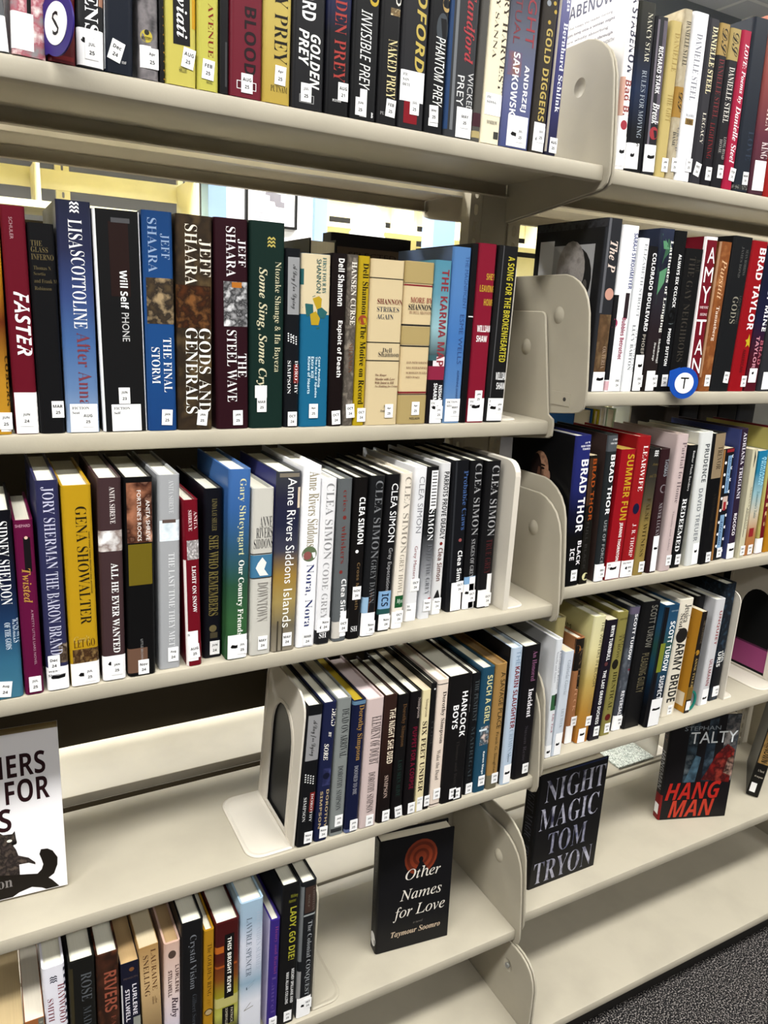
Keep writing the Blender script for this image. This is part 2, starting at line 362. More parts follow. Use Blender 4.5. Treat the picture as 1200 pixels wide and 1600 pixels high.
def shelf(z, bay, label, mir=False, yf=0, dep=None, prof=STD, lip=.0212, group=None, at=(.066, .108), stud=False, dents=(1, -1)):
    dep = dep or D_
    x0, x1 = (-.911, -.0005) if bay == 'L' else (.0015, .9115)
    t = empty('library_shelf', (0, (2*YC - yf) if mir else yf, z), label, 'shelf', group)
    deck(t, x0+.0045, x1-.0045, dep, lip, mir, STEEL)
    end_panel(t, prof, x0, dents[0], mir, at, stud=stud); p = end_panel(t, prof, x1-.004, dents[1], mir, at, stud=stud)
    return t
NAMES = {'L1': 'cream steel shelf carrying the topmost visible row of the near bay', 'L2': 'narrow cream steel shelf set back, holding FASTER and the beige books', 'L3': 'cream steel shelf holding the golden yellow and silver books',
 'L4': 'half-empty cream steel shelf with the cat-cover book and oval-holed bookend', 'L5': 'cream steel shelf with a red-sun book displayed face out',
 'R1': 'cream steel shelf under the white blurb-backed book and red skull book', 'R2': 'cream steel shelf with the round blue T tag on its front', 'R3': 'cream steel shelf holding BLACK ICE and other leaning books',
 'R4': 'cream steel shelf with a teal ring and pink-backed oval bookend', 'R5': 'cream steel shelf displaying NIGHT MAGIC and HANGMAN face out'}
for k in ('L1', 'L2', 'L3', 'L4', 'L5', 'R1', 'R2', 'R3', 'R4', 'R5'):
    if k == 'L2': shelf(ZS[k], 'L', NAMES[k], yf=SETB, dep=D_-SETB, prof=SMALL, at=(.072, .108))
    else:
        t = shelf(ZS[k], k[0], NAMES[k], dents=(1, 1 if k in ('L1',) else -1) if k[0] == 'L' else (1 if k == 'R1' else -1, -1))
        if k == 'R2':
            b = MB(); b.box(.0003, .0015, .02, .062, -.024, -.004, STEEL); o = b.build('latch_plate', t, smooth=False)
            b = MB(); b.prism([(.032+.003*math.cos(i*math.pi/6), -.014+.003*math.sin(i*math.pi/6)) for i in range(12)], -.0004, .0008, mat('3a3936', .4), put=lambda a, c, x: (x, a, c)); b.build('screw', o)
for k, nm in (('L1', 'upper rear'), ('L2', 'second rear'), ('L3', 'third rear'), ('L4', 'brightly lit fourth rear'), ('L5', 'fifth rear'), ('R1', 'rear upper far-bay'), ('R2', 'rear second far-bay'), ('R3', 'rear third far-bay'), ('R4', 'rear fourth far-bay'), ('R5', 'rear fifth far-bay')):
    shelf(ZS[k], k[0], {'L1': 'cream steel shelf on the far side, its underside seen behind the topmost one', 'L2': 'cream steel shelf on the far side under the black books', 'L3': 'cream steel shelf hidden behind the third row of the near bay', 'L4': 'brightly lit cream shelf on the far side behind the cat-cover book', 'L5': 'brightly lit cream shelf on the far side behind the red-sun book',
     'R1': 'cream steel shelf on the far side behind the red skull book', 'R2': 'cream steel shelf on the far side behind the blue T tag', 'R3': 'cream steel shelf on the far side with a white bookend and blue book', 'R4': 'cream steel shelf on the far side behind THE WINTERS IN BLOOM', 'R5': 'cream steel shelf on the far side carrying a patterned magazine'}[k], mir=True)
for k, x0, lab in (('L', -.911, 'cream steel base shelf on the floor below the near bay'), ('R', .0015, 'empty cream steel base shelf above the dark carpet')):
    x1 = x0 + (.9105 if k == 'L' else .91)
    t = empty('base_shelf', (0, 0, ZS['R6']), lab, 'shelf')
    b = MB(); P = [(-.046, -.0185), (-.057, -.0185), (-.0595, -.0175), (-.060, -.015), (-.060, -.005), (-.0586, -.0015), (-.055, 0), (D_-.003, 0), (D_, -.003), (D_, -.02)]
    b.prism(P + off_path(P, .0014)[::-1], x0+.0045, x1-.0045, STEEL, put=lambda a, c, x: (x, a, c)); b.build('shelf_deck', t)
    end_panel(t, [(p[0], max(p[1], -ZS['R6']+.001)) for p in BASE], x0, 1, at=(.010, .092), stud=(k == 'L')); end_panel(t, [(p[0], max(p[1], -ZS['R6']+.001)) for p in BASE], x1-.004, 1, at=(.010, .092), stud=True)
    b = MB(); b.box(x0+.0045, x1-.0045, -.028, -.025, -ZS['R6']+.0005, -.0185, mat('2c2a28', .6)); b.build('kick_plate', t, smooth=False)  # near-black colour paints in the shadow of the recess
def slotted(x0, x1, y, z0, z1, m):
    """a strip punched with a column of long slots"""
    b = MB(); cx = (x0+x1)/2; hw = .0034; hh = .0085; step = .0254; z = z0; th = .002
    while z < z1 - step:
        zc = z + step/2; K = 4
        arc = [(cx+hw*math.cos(a), zc+hh-hw+hw*math.sin(a)) for a in [math.pi*i/K for i in range(K+1)]] + [(cx+hw*math.cos(a), zc-hh+hw+hw*math.sin(a)) for a in [math.pi+math.pi*i/K for i in range(K+1)]]
        def P(p, yy): return (p[0], yy, p[1])
        n = len(arc)
        rt = [arc[n-1]] if 0 else None
        right = [(x1, z), (x1, z+step)]; left = [(x0, z+step), (x0, z)]
        # right half ring and left half ring around the slot
        R_ = [(cx, z), (x1, z), (x1, z+step), (cx, z+step)] + [arc[i] for i in range(K//2, -1, -1)] + [arc[i] for i in range(2*K+1, K+K//2, -1)]
        L_ = [(cx, z+step), (x0, z+step), (x0, z), (cx, z)] + [arc[i] for i in range(K+1+K//2, K, -1)] + [arc[i] for i in range(K, K//2-1, -1)]
        for poly in (R_, L_):
            b.add([P(p, y) for p in poly], [tuple(range(len(poly)))], m); b.add([P(p, y+th) for p in poly], [tuple(range(len(poly)-1, -1, -1))], m)
        b.add([P(p, y) for p in arc] + [P(p, y+th) for p in arc], [(i, (i+1) % n, n+(i+1) % n, n+i) for i in range(n)], m)
        z += step
    b.box(x0-.0012, x0, y, y+.024, z0, z1, m); b.box(x1, x1+.0012, y, y+.024, z0, z1, m)
    return b
for xc, lab in ((-.015, 'slotted cream steel upright post between the two bays'), (-.93, 'slotted steel upright post at the outer end of the near bay'), (.93, 'slotted steel upright post at the outer end of the far bay')):
    t = empty('upright_post', (xc, 0, 0), lab, 'post'); zt = 1.95
    for a, c in ((-.051, -.031), (.027, .048)): slotted(a, c, .2222, .0, zt, STEEL).build('slotted_strip', t, smooth=False, fix=False)
    b = MB(); P = [(-.0295, .2235), (-.0285, .2222), (-.018, .2222), (-.017, .2236), (-.010, .2236), (-.009, .2260), (.0255, .2260), (.0255, .2460), (-.0295, .2460)]
    b.prism([(p[0], p[1]) for p in P], 0, zt, STEEL); b.build('post_body', t)
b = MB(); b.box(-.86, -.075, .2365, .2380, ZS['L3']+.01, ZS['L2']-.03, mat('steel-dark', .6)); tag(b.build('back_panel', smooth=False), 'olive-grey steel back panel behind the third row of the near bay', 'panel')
b = MB(); b.box(.06, .87, .2365, .2380, ZS['R4']+.01, ZS['R3']-.03, mat('steel-dark', .6)); tag(b.build('back_panel', smooth=False), 'olive-grey steel back panel behind the fourth row of the far bay', 'panel')  # unseen panel, added to stop far-aisle light leaking through
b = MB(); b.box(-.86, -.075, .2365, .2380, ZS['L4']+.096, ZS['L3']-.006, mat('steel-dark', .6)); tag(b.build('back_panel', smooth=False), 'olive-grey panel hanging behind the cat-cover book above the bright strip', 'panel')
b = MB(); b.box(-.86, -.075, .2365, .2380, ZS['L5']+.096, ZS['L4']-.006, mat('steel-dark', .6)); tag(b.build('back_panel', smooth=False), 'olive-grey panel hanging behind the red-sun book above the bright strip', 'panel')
for bay, x0, x1, a, lab in (('L', -.86, -.075, 'L5', 'steel back panel low in the near bay under the red-sun shelf'), ('R', .06, .87, 'R5', 'steel back panel low in the far bay under the face-out shelf')):
    b = MB(); b.box(-.87 if bay == 'L' else .04, -.075 if bay == 'L' else .872, .2195, .2505, ZS['R6']-.06, ZS[a]-.005, STEEL); tag(b.build('back_panel', smooth=False), lab, 'panel')
# ------------------------------------------------------------------ bookends
def rounded(w, h, r, k=5, bot=0):
    P = [(0, 0), (w, 0)] if not bot else [(w, 0), (0, 0)][::-1]
    P += [(w-r+r*math.cos(a), h-r+r*math.sin(a)) for a in [i*math.pi/2/k for i in range(k+1)]]
    P += [(r+r*math.cos(a), h-r+r*math.sin(a)) for a in [math.pi/2+i*math.pi/2/k for i in range(k+1)]]
    return P
def bookend(x, y, z, h, dep, foot, lean, label, m, opening=False, rim=0.0, th=.0016, r=.03):
    """upright plate in the y-z plane, foot along x (foot < 0 runs to the left)"""
    t = empty('bookend', (x, y, z), label, 'bookend'); la = math.atan(lean)
    out = rounded(dep, h, r); bm = bmesh.new()
    def P(p, o): return (o*math.cos(la) + p[1]*math.sin(la), p[0], p[1]*math.cos(la) - o*math.sin(la) + .0016)
    hole = None
    if opening:
        cy, rr, zb, zt = dep*.5, dep*.27, .006, h*.80
        hole = [(cy-rr, zb), (cy+rr, zb)] + [(cy+rr*math.cos(a), zt-rr*1.3+rr*1.3*math.sin(a)) for a in [i*math.pi/12 for i in range(13)]]
    def sheet(pts_out, pts_in, o0, o1):
        lo = [[bm.verts.new(P(p, o)) for p in pts_out] for o in (o0, o1)]
        for i in range(len(pts_out)):
            j = (i+1) % len(pts_out); bm.faces.new((lo[0][i], lo[0][j], lo[1][j], lo[1][i]))
        li = [[bm.verts.new(P(p, o)) for p in pts_in] for o in (o0, o1)] if pts_in else None
        if li:
            for i in range(len(pts_in)):
                j = (i+1) % len(pts_in); bm.faces.new((li[0][i], li[0][j], li[1][j], li[1][i]))
        for k in (0, 1):
            E = [bm.edges.get((lo[k][i], lo[k][(i+1) % len(pts_out)])) for i in range(len(pts_out))]
            if li: E += [bm.edges.get((li[k][i], li[k][(i+1) % len(pts_in)])) for i in range(len(pts_in))]
            bmesh.ops.triangle_fill(bm, use_beauty=True, edges=E)
    sheet(out, hole, 0, th)
    ins = rounded(dep-.012, h-.006, max(r-.006, .004)); ins = [(p[0]+.006, p[1]+.0) for p in ins]
    if rim: sheet(out, [(p[0], max(p[1], .0005)) for p in ins], th, rim)
    else:
        sg = -1 if foot < 0 else 1
        sheet(out, [(p[0], max(p[1], .0005)) for p in ins], -.0012 if sg < 0 else th, 0 if sg < 0 else th+.0012)
    if hole:
        ring = [(cy + (p[0]-cy)*1.16, .0025 if p[1] <= zb else p[1]*1.03) for p in hole]
        sheet(ring, hole, -.0012, 0) if foot < 0 else sheet(ring, hole, th, th+.0012)
    bmesh.ops.recalc_face_normals(bm, faces=bm.faces); me = bpy.data.meshes.new('plate'); bm.to_mesh(me); bm.free(); me.materials.append(m)
    o = bpy.data.objects.new('plate', me); COL.objects.link(o); o.parent = t
    b = MB(); fw = abs(foot); s = 1 if foot > 0 else -1; rr = min(.022, fw*.4)
    Q = [(0, 0)] + [(fw-rr+rr*math.sin(a), rr-rr*math.cos(a)) for a in [i*math.pi/10 for i in range(6)]] + [(fw-rr+rr*math.cos(a), dep-rr+rr*math.sin(a)) for a in [i*math.pi/10 for i in range(6)]] + [(0, dep)]
    b.prism(Q, 0.0002, .0018, m, put=lambda a, c, zz: (s*a, c, zz))
    c0, c1 = fw*.5, dep*.5; I = [(c0+(p[0]-c0)*.8, c1+(p[1]-c1)*.9) for p in Q]; n = len(Q)
    b.add([(s*p[0], p[1], .0018) for p in Q] + [(s*(c0+(p[0]-c0)*.93), c1+(p[1]-c1)*.965, .0032) for p in Q] + [(s*p[0], p[1], .0019) for p in I],
          [(i, (i+1) % n, n+(i+1) % n, n+i) for i in range(n)] + [(n+i, n+(i+1) % n, 2*n+(i+1) % n, 2*n+i) for i in range(n)], m)
    b.build('foot', t)
    return t
bookend(-.4340, .004, ZS['L4'], .232, .146, -.064, .064, 'cream bookend with an arched opening beside the slim black book', STEELW, opening=True)
bookend(-.0975, .008, ZS['L3'], .229, .15, .046, .0, 'white bookend with a thick rolled rim at the end of the third row', STEELW, rim=.0095, r=.022)
bookend(-.090, SETB+.010, ZS['L2'], .225, .09, .035, .012, 'thin cream bookend edge beside A SONG FOR THE BROKENHEARTED', STEELW, r=.012)
bookend(-.3955, .008, ZS['L5'], .225, .15, .056, .018, 'cream bookend with a flat foot beside COLONIAL CONQUEST', STEEL, r=.02)
bookend(.4875, .018, ZS['R4'], .225, .14, .034, .0, 'thin cream bookend pressed against the marbled blue-black book', STEELW, r=.02)
bookend(.648, .010, ZS['R4'], .235, .15, -.058, .0, 'cream bookend whose arched opening shows black and pink behind', STEELW, opening=True)
fb = bookend(.408, .285, ZS['R3'], .252, .15, .05, .0, 'white bookend on the far-side shelf glimpsed above the black ice row', STEELW, r=.02)
fb.rotation_euler = (0, 0, -.55)
bookend(.628, .262, ZS['R5'], .16, .15, .05, .0, 'cream bookend plate on the far side shelf beside the patterned magazine', STEELW, r=.02)
# ------------------------------------------------------------------ the next range and the room beyond, seen over the second row
def bx(parent, name, x0, x1, y0, y1, z0, z1, m, **k):
    b = MB(); b.box(x0, x1, y0, y1, z0, z1, m); return b.build(name, parent, smooth=False, **k)
ZF = 0.225
t = empty('shelving_range', (-1.1, 1.6, 0), 'pale yellow steel shelving range across the far aisle', 'shelving')
def rng(name, x0, x1, y0, y1, z0, z1, m): bx(t, name, x0+1.1, x1+1.1, y0-1.6, y1-1.6, z0-ZF, z1-ZF, m)
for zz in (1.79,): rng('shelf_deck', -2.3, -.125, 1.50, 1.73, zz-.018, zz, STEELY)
for zz in (1.45, 1.12, .8): rng('shelf_deck', -2.3, -.125, 1.50, 1.69, zz-.018, zz, mat('6e664c', .6))  # unseen lower decks, darkened to reduce bounced light
bx(t, 'back_panel', -1.19, .97, .10, .11, .02, 1.53, mat('4a4436', .7))  # unseen dark panel, added to cut bounce onto the top shelf's underside
rng('back_rail', -2.3, -.125, 1.742, 1.75, 1.85, 1.905, STEELY)
rng('canopy_top', -2.3, -.125, 1.50, 2.0, 2.02, 2.04, STEELY); rng('canopy_lip', -2.3, -.125, 1.50, 1.504, 1.965, 2.04, STEELY)
for x in (-1.62, -1.06, -.50, -.14): 
    b = slotted(x-.018+1.1, x+.018+1.1, 1.746-1.6, 0, 2.0-ZF, STEELY); b.build('upright', t, smooth=False, fix=False)
for x in (-1.1, -.585, -.16):
    b = MB(); b.box(x+1.1-.004, x+1.1+.004, 1.505-1.6, 1.74-1.6, 1.79-ZF, 1.90-ZF, STEELY); b.build('end_panel', t, smooth=False)
t2 = empty('shelving_range', (2.0, 3.0, 0), 'bright yellow shelving range seen far across the room', 'shelving')
def rn2(name, x0, x1, y0, y1, z0, z1): bx(t2, name, x0-2, x1-2, y0-3, y1-3, z0-ZF, z1-ZF, STEELY)
for zz in (1.98, 1.6, 1.2): rn2('shelf_deck', .75, 3.6, 2.85, 3.1, zz-.022, zz)
rn2('back_rail', .75, 3.6, 3.11, 3.12, 2.04, 2.15); rn2('canopy_top', .75, 3.6, 2.85, 3.4, 2.3, 2.33); rn2('back_rail', .75, 3.6, 3.11, 3.12, 1.80, 1.93)
for x in (.95, 1.5, 2.05, 2.6, 3.2): rn2('upright', x-.02, x+.02, 3.10, 3.14, ZF+.001, 2.3)
for x in (1.35, 1.75, 2.3): rn2('end_panel', x-.004, x+.004, 2.86, 3.1, 1.98, 2.12)
BLUE = mat('8aa4c8', .6)
shell('trim_3', -.108, -.052, 1.58, 1.66, 0, CEIL, BLUE); shell('trim_4', .243, .288, 1.58, 1.66, 0, CEIL, BLUE); shell('trim_5', .70, .79, 1.58, 1.66, 0, CEIL, BLUE)
shell('wall_1', -.052, .243, 1.60, 1.65, 1.22, CEIL, mat('f4f4f4', .7)); shell('added_dark_base', -.052, .243, 1.59, 1.65, 0, 1.22, mat('4a463e', .7))  # dark lower block is unseen, added to cut bounced light
t = empty('framed_map', (.098, 1.597, 1.885-ZF), 'framed floor plan in a black frame on the white wall piece', 'picture')
fx, fz, fw = .086, .092, .007
for a in ((-fx, fx, fz-fw, fz), (-fx, fx, -fz, -fz+fw), (-fx, -fx+fw, -fz+fw, fz-fw), (fx-fw, fx, -fz+fw, fz-fw)): bx(t, 'frame_bar', a[0], a[1], -.012, .002, a[2], a[3], mat('161616', .4))
b = MB(); b.box(-fx+fw, fx-fw, -.004, .002, -fz+fw, fz-fw, mat('f4f4f4', .6))
def flat(pts, m, y=-.0045): b.add([(p[0], y, p[1]) for p in pts], [tuple(range(len(pts)))], m)
flat([(-.020, .035), (.012, .030), (.012, .012), (.032, .010), (.032, -.012), (.044, -.014), (.044, -.030), (.014, -.028), (.010, -.014), (-.006, -.014), (-.006, .002), (-.020, .004)], mat('7d7a80', .6))
flat([(.006+.005*math.cos(i*.52), .030+.005*math.sin(i*.52)) for i in range(12)], mat('c83a34', .6), -.0048)
for i, w_ in enumerate((.05, .09)): flat([(-.06, -.05-.012*i), (-.06+w_, -.05-.012*i), (-.06+w_, -.052-.012*i), (-.06, -.052-.012*i)], mat('9a9aa0', .6))
b.build('print', t, smooth=False)
# white sign card on a floor stand in the far aisle
t = empty('sign_stand', (.41, 1.45, 0), 'white cut-out sign card with a round head on a slim stand beyond the books', 'sign')
b = MB(); b.prism([(.14*math.cos(i*math.pi/12), .14*math.sin(i*math.pi/12)) for i in range(24)], .0005, .012, mat('9a9a9c', .4)); b.build('base', t)
b = MB(); b.prism([(.012*math.cos(i*math.pi/8), .012*math.sin(i*math.pi/8)) for i in range(16)], .012, 1.3, mat('9a9a9c', .3)); b.build('pole', t)
P = [(-.11, -.30), (.105, -.30), (.105, -.045), (.02, -.035)] + [(-.045+.062*math.cos(a), .0+.062*math.sin(a)) for a in [math.radians(d) for d in range(-25, 206, 15)]] + [(-.11, -.03)]
b = MB(); b.prism(P, -.018, -.013, mat('eef2f8', .6), put=lambda a, c, y: (a, y, c + 1.59)); b.build('card', t, smooth=False)

# ---- every shelved book: shelf, x, thickness, height, setback, lean, depth, hardback, colour, back cover, pages, back print, label, prints
BOOKS = [
('L1', -0.7435, 0.014, 0.235, 0.004, -0.05, 0.16, 1, '5b5d60', None, None, None, 'grey book at the far end of the top shelf, mostly cut off', [('L', 'Fr/25', 0.0292, 0.0004, -0.5, 0.48, 0)]),
('L1', -0.7276, 0.0287, 0.235, 0.004, 0.0373, 0.14, 1, 'art:d8d3d0,c46a78,8d8a8c,.012', None, None, None, 'pale book with pinkish pattern behind the purple round S tag', [('R', '0c0c0e', 0.0469, 0.0263, -0.03, 0.09), ('L', '', 0.0351, 0.0045, -0.5, 0.15, 0)]),
('L1', -0.697, 0.024, 0.24, 0.004, 0.0329, 0.159, 1, '5a1418', None, None, None, 'dark red book right of the purple S tag', [('V', 'DARKLY', 'S', 'e9e9ea', 0.0838, 0.0351, 0.12, 0.22), ('R', '7a1a1c', 0.0064, 0.0026, -0.3, 0.42)]),
('L1', -0.6717, 0.0237, 0.24, 0.004, 0.0308, 0.16, 1, '1c1c1e', None, None, None, 'black book with the large white serif letters ENS showing', [('V', 'RAVENS', 'R', 'e9e9ea', 0.102, 0.0289, 0.05, 0.5), ('R', 'b7846a', 0.1, 0.0541, 0.32, 0.5), ('L', '', 0.0332, 0.0014, -0.5, 0.48, 1), ('D', 'JUL/25', 0.0165, 0.05, 0)]),
('L1', -0.6471, 0.0263, 0.24, 0.004, 0.0306, 0.159, 1, '131a28', None, None, None, 'plain navy book with a tilted Dec 24 sticker', [('R', 'c9ccd0', 0.1269, 0.0025, -0.5, -0.47), ('D', 'Dec/24', 0.0192, -0.1, -17), ('H', 'KNF', 's', 'c8c8c8', 0.1, 0.25, 0.0116, 0.0092)]),
('L1', -0.6146, 0.0186, 0.24, 0.004, 0.0083, 0.141, 1, 'art:48474a,7a7577,2a2a2c,.02', None, None, None, 'grey book with a round yellow mystery sticker', [('C', 'd9c64a', 0.0378, -0.12, 0.3, 0.3), ('C', '2a2a20', 0.0412, -0.1, 0.13, 0.13), ('H', 'MYSTERY', 'S', '20201a', -0.36, 0.14, 0.0373, 0.0347), ('L', '', 0.0295, 0.0098, -0.45, 0.1, 0), ('D', 'Apr/25', 0.0189, 0.15, 0)]),
('L1', -0.5952, 0.0045, 0.238, 0.004, 0.008, 0.16, 1, '0c0c0e', None, None, None, 'thin black book with orange scalloped edge', [('C', 'c98a2a', 0.0657, 0.42, 0.16, 0.16), ('C', 'c98a2a', 0.058, 0.42, 0.16, 0.16), ('C', 'c98a2a', 0.0503, 0.42, 0.16, 0.16), ('C', 'c98a2a', 0.0425, 0.42, 0.16, 0.16), ('C', 'c98a2a', 0.0347, 0.42, 0.16, 0.16), ('C', 'c98a2a', 0.0268, 0.42, 0.16, 0.16), ('C', 'c98a2a', 0.0189, 0.42, 0.16, 0.16), ('C', 'c98a2a', 0.0109, 0.42, 0.16, 0.16), ('C', 'c98a2a', 0.0029, 0.42, 0.16, 0.16)]),
('L1', -0.5898, 0.031, 0.245, 0.004, 0.0077, 0.154, 1, 'd9cd62', None, None, None, 'yellow book with black panel and white italic title', [('R', '141416', 0.1198, 0.0365, -0.24, 0.3), ('V', 'Salviati', 'E', 'e9e9ea', 0.1047, 0.0428, 0.04, 0.34), ('R', 'e0a81c', 0.1305, 0.0529, 0.36, 0.5), ('H', 'HARCOURT', 's', '2a2a20', -0.06, 0.2, 0.0166, 0.012), ('D', 'AUG/25', 0.0257, 0.24, -10)]),
('L1', -0.5578, 0.022, 0.235, 0.004, 0.0074, 0.158, 1, 'd3cd5c', None, None, None, 'yellow-green book with narrow dark red serif lettering', [('V', 'KITCHEN AVENUE', 'r', '8c2318', 0.1372, 0.0308, 0.12, 0.24), ('D', 'FEB/25', 0.0192, 0.0, -5), ('H', 'VIKING', 's', '2a2a20', -0.1, 0.2, 0.0092, 0.0062)]),
('L1', -0.5349, 0.0094, 0.235, 0.004, 0.007, 0.152, 1, '0c0c0e', None, None, None, 'thin black book between yellow-green and dark red ones on the top shelf', [('R', '3a3a3c', 0.0479, 0.0067, 0.1, 0.3)]),
('L1', -0.5246, 0.0351, 0.24, 0.004, 0.0067, 0.159, 1, '741a2c', None, None, None, 'dark red book titled BAD BLOOD in black', [('V', 'BAD BLOOD', 'S', '1c0f14', 0.1279, 0.0215, 0.12, 0.36), ('R', 'd8d8d8', 0.0154, 0.0076, -0.28, 0.32), ('R', '5a1422', 0.0148, 0.0082, -0.26, 0.3), ('D', 'AUG/25', 0.0136, 0.03, 0)]),
('L1', -0.4886, 0.031, 0.24, 0.004, 0.0064, 0.153, 1, 'grad:c8ab4a,d8c46a,d6c468', None, None, None, 'yellow book titled EASY PREY in black serif letters', [('V', 'EASY PREY', 'r', '17150f', 0.1359, 0.0384, 0.12, 0.48), ('H', 'PUTNAM', 'r', '3a3014', -0.22, 0.38, 0.0174, 0.0112), ('D', 'Apr/25', 0.0274, 0.12, -3)]),
('L1', -0.4566, 0.0379, 0.24, 0.004, 0.0057, 0.147, 1, '17171a', None, None, None, 'black book titled GOLDEN PREY in white', [('V', 'SANDFORD', 'S', 'e9e9ea', 0.1614, 0.0856, -0.02, 0.42), ('V', 'GOLDEN', 'I', 'ece6dc', 0.0735, 0.0212, 0.2, 0.3), ('V', 'PREY', 'I', 'ece6dc', 0.0766, 0.0423, -0.15, 0.3), ('R', '9a9a9a', 0.0142, 0.006, -0.25, 0.2), ('R', '17171a', 0.0136, 0.0067, -0.23, 0.18), ('D', 'JUL/25', 0.0161, -0.05, 0)]),
('L1', -0.4169, 0.0297, 0.24, 0.004, 0.0015, 0.147, 1, 'grad:08080a,0e0f16,2c356e,39468c', None, None, None, 'blue book titled HIDDEN PREY in red letters', [('V', 'HIDDEN PREY', 'r', 'b8433c', 0.1428, 0.0335, 0.04, 0.46), ('D', 'AUG/21', 0.024, 0.22, 0), ('H', 'PUTNAM', 'R', 'd8d8d8', -0.2, 0.15, 0.0156, 0.0131)]),
('L1', -0.3863, 0.0333, 0.24, 0.004, 0.0013, 0.16, 1, '0d0e10', None, None, None, 'black book titled INVISIBLE PREY in silver', [('V', 'RD', 'S', 'd8b93c', 0.1442, 0.1148, 0.25, 0.35), ('V', 'INVISIBLE PREY', 'i', 'd6d6d4', 0.1093, 0.0313, 0.0, 0.4), ('L', '', 0.0313, 0.0032, -0.14, 0.12, 0), ('D', 'JUN/25', 0.0131, -0.12, 0), ('H', 'B', 'R', 'e9e9ea', 0.3, 0.37, 0.0091, 0.0036)]),
('L1', -0.3521, 0.0265, 0.24, 0.004, 0.0011, 0.153, 1, '111113', None, None, None, 'black book titled NAKED PREY in gold', [('V', 'RD', 's', 'cfcac0', 0.1486, 0.1213, 0.3, 0.3), ('R', 'art:b89a68,6a5638,d6c49a,.006', 0.1186, 0.1113, -0.05, 0.4), ('V', 'NAKED PREY', 'r', 'e0cf9a', 0.0872, 0.0273, 0.12, 0.44), ('H', 'PU', 'R', '9a9a9a', -0.35, -0.15, 0.0126, 0.0093), ('D', 'FEB/25', 0.0173, 0.15, -4)]),
('L1', -0.3243, 0.0348, 0.24, 0.004, -0.0006, 0.141, 1, '1f1f22', None, None, None, 'dark book with fat yellow italic lettering above a red block', [('V', 'SANDFORD', 'I', 'd8c060', 0.1904, 0.0605, 0.2, 0.36), ('R', '8f1220', 0.0345, 0.0054, -0.3, 0.22), ('L', "FIC/SAN/04'11", 0.0605, 0.0285, -0.46, 0.42, 0), ('D', 'JUL/25', 0.0244, 0.1, 0)]),
('L1', -0.2885, 0.0263, 0.24, 0.004, -0.0015, 0.159, 1, '0c0d10', None, None, None, 'black book titled PHANTOM PREY in white', [('V', 'RO', 'r', 'c8a868', 0.1653, 0.1282, 0.3, 0.4), ('C', '3c4248', 0.1112, 0.15, 0.3, 0.6), ('V', 'PHANTOM PREY', 'i', 'e4e2dc', 0.102, 0.0294, 0.1, 0.5), ('D', 'May/25', 0.0205, -0.05, 3), ('R', 'e9e9ea', 0.0157, 0.0073, -0.3, 0.2)]),
('L1', -0.2605, 0.04, 0.24, 0.004, -0.0049, 0.159, 1, '2f3033', None, None, None, 'dark grey book with red script name above title WICKED PREY', [('R', '2a4a7a', 0.2071, 0.0074, -0.5, -0.4), ('R', '6d7074', 0.2071, 0.0074, -0.32, -0.22), ('V', 'Sandford', 'E', 'c0454c', 0.1577, 0.0818, 0.16, 0.4), ('V', 'WICKED', 's', 'b8b8b8', 0.0723, 0.0295, 0.32, 0.2), ('V', 'PREY', 's', 'c8c8c8', 0.0675, 0.0352, -0.02, 0.24), ('L', '', 0.0339, 0.0007, -0.1, 0.5, 0), ('D', 'MAY/25', 0.0205, 0.2, 0)]),
('L1', -0.2195, 0.0112, 0.2, 0.004, 0.0059, 0.149, 1, '4c4a46', None, None, None, 'thin grey-brown book left of the cream one on the top shelf', [('R', 'a89868', 0.0113, 0.0037, -0.5, 0.5), ('R', '4a2630', 0.0313, 0.0163, -0.5, 0.5)]),
('L1', -0.2074, 0.029, 0.235, 0.004, 0.0059, 0.152, 1, 'e6dcc0', None, None, None, 'cream book with two columns of dark serif lettering', [('V', 'CHERRY HARVEST', 'r', '3c3226', 0.2085, 0.0595, 0.3, 0.26), ('V', 'LUCY SANNA', 'r', '3c3226', 0.1886, 0.0939, -0.14, 0.2), ('L', 'FIC/SANNA', 0.0562, 0.032, -0.4, 0.48, 0), ('H', 'MORROW', 'r', '4a4a4a', -0.25, 0.3, 0.0262, 0.0219), ('R', '3c3c38', 0.0143, 0.0059, 0.15, 0.4)]),
('L1', -0.1773, 0.0448, 0.24, 0.004, 0.0051, 0.153, 1, 'grad:4a5388,5a5f86,5c6070,3a3c46,2c2c34', None, None, None, 'blue-grey book with thin red title and white author lettering', [('V', 'NIGHT', 's', 'a8434c', 0.1941, 0.1156, 0.2, 0.3), ('V', 'PERPETUAL', 's', '8c434c', 0.2174, 0.1156, -0.25, 0.22), ('R', 'art:a5705c,6a5a70,54587a,.02', 0.1074, 0.0809, -0.45, 0.0), ('V', 'ANDRZEJ', 'S', 'e4e4e8', 0.0951, 0.043, 0.18, 0.2), ('V', 'SAPKOWSKI', 'S', 'e4e4e8', 0.1066, 0.0319, -0.18, 0.22), ('L', '', 0.0374, 0.0017, -0.3, 0.4, 1), ('D', 'JUL/25', 0.0165, 0.16, 0)]),
('L1', -0.1303, 0.0234, 0.235, 0.004, 0.0163, 0.146, 1, '2e2924', None, None, None, 'dark brown book titled GOLD DIGGERS in gold', [('V', 'GOLD DIGGERS', 'S', 'd6bd6a', 0.1419, 0.0367, 0.04, 0.42), ('C', 'd0b04a', 0.1706, 0.2, 0.1, 0.1), ('C', 'd0b04a', 0.1616, 0.3, 0.1, 0.1), ('C', 'd0b04a', 0.1485, -0.05, 0.1, 0.1), ('C', '8a9098', 0.1689, -0.2, 0.14, 0.14), ('L', '', 0.0349, 0.0015, -0.35, 0.45, 1), ('D', 'JUL/25', 0.0209, 0.15, 0)]),
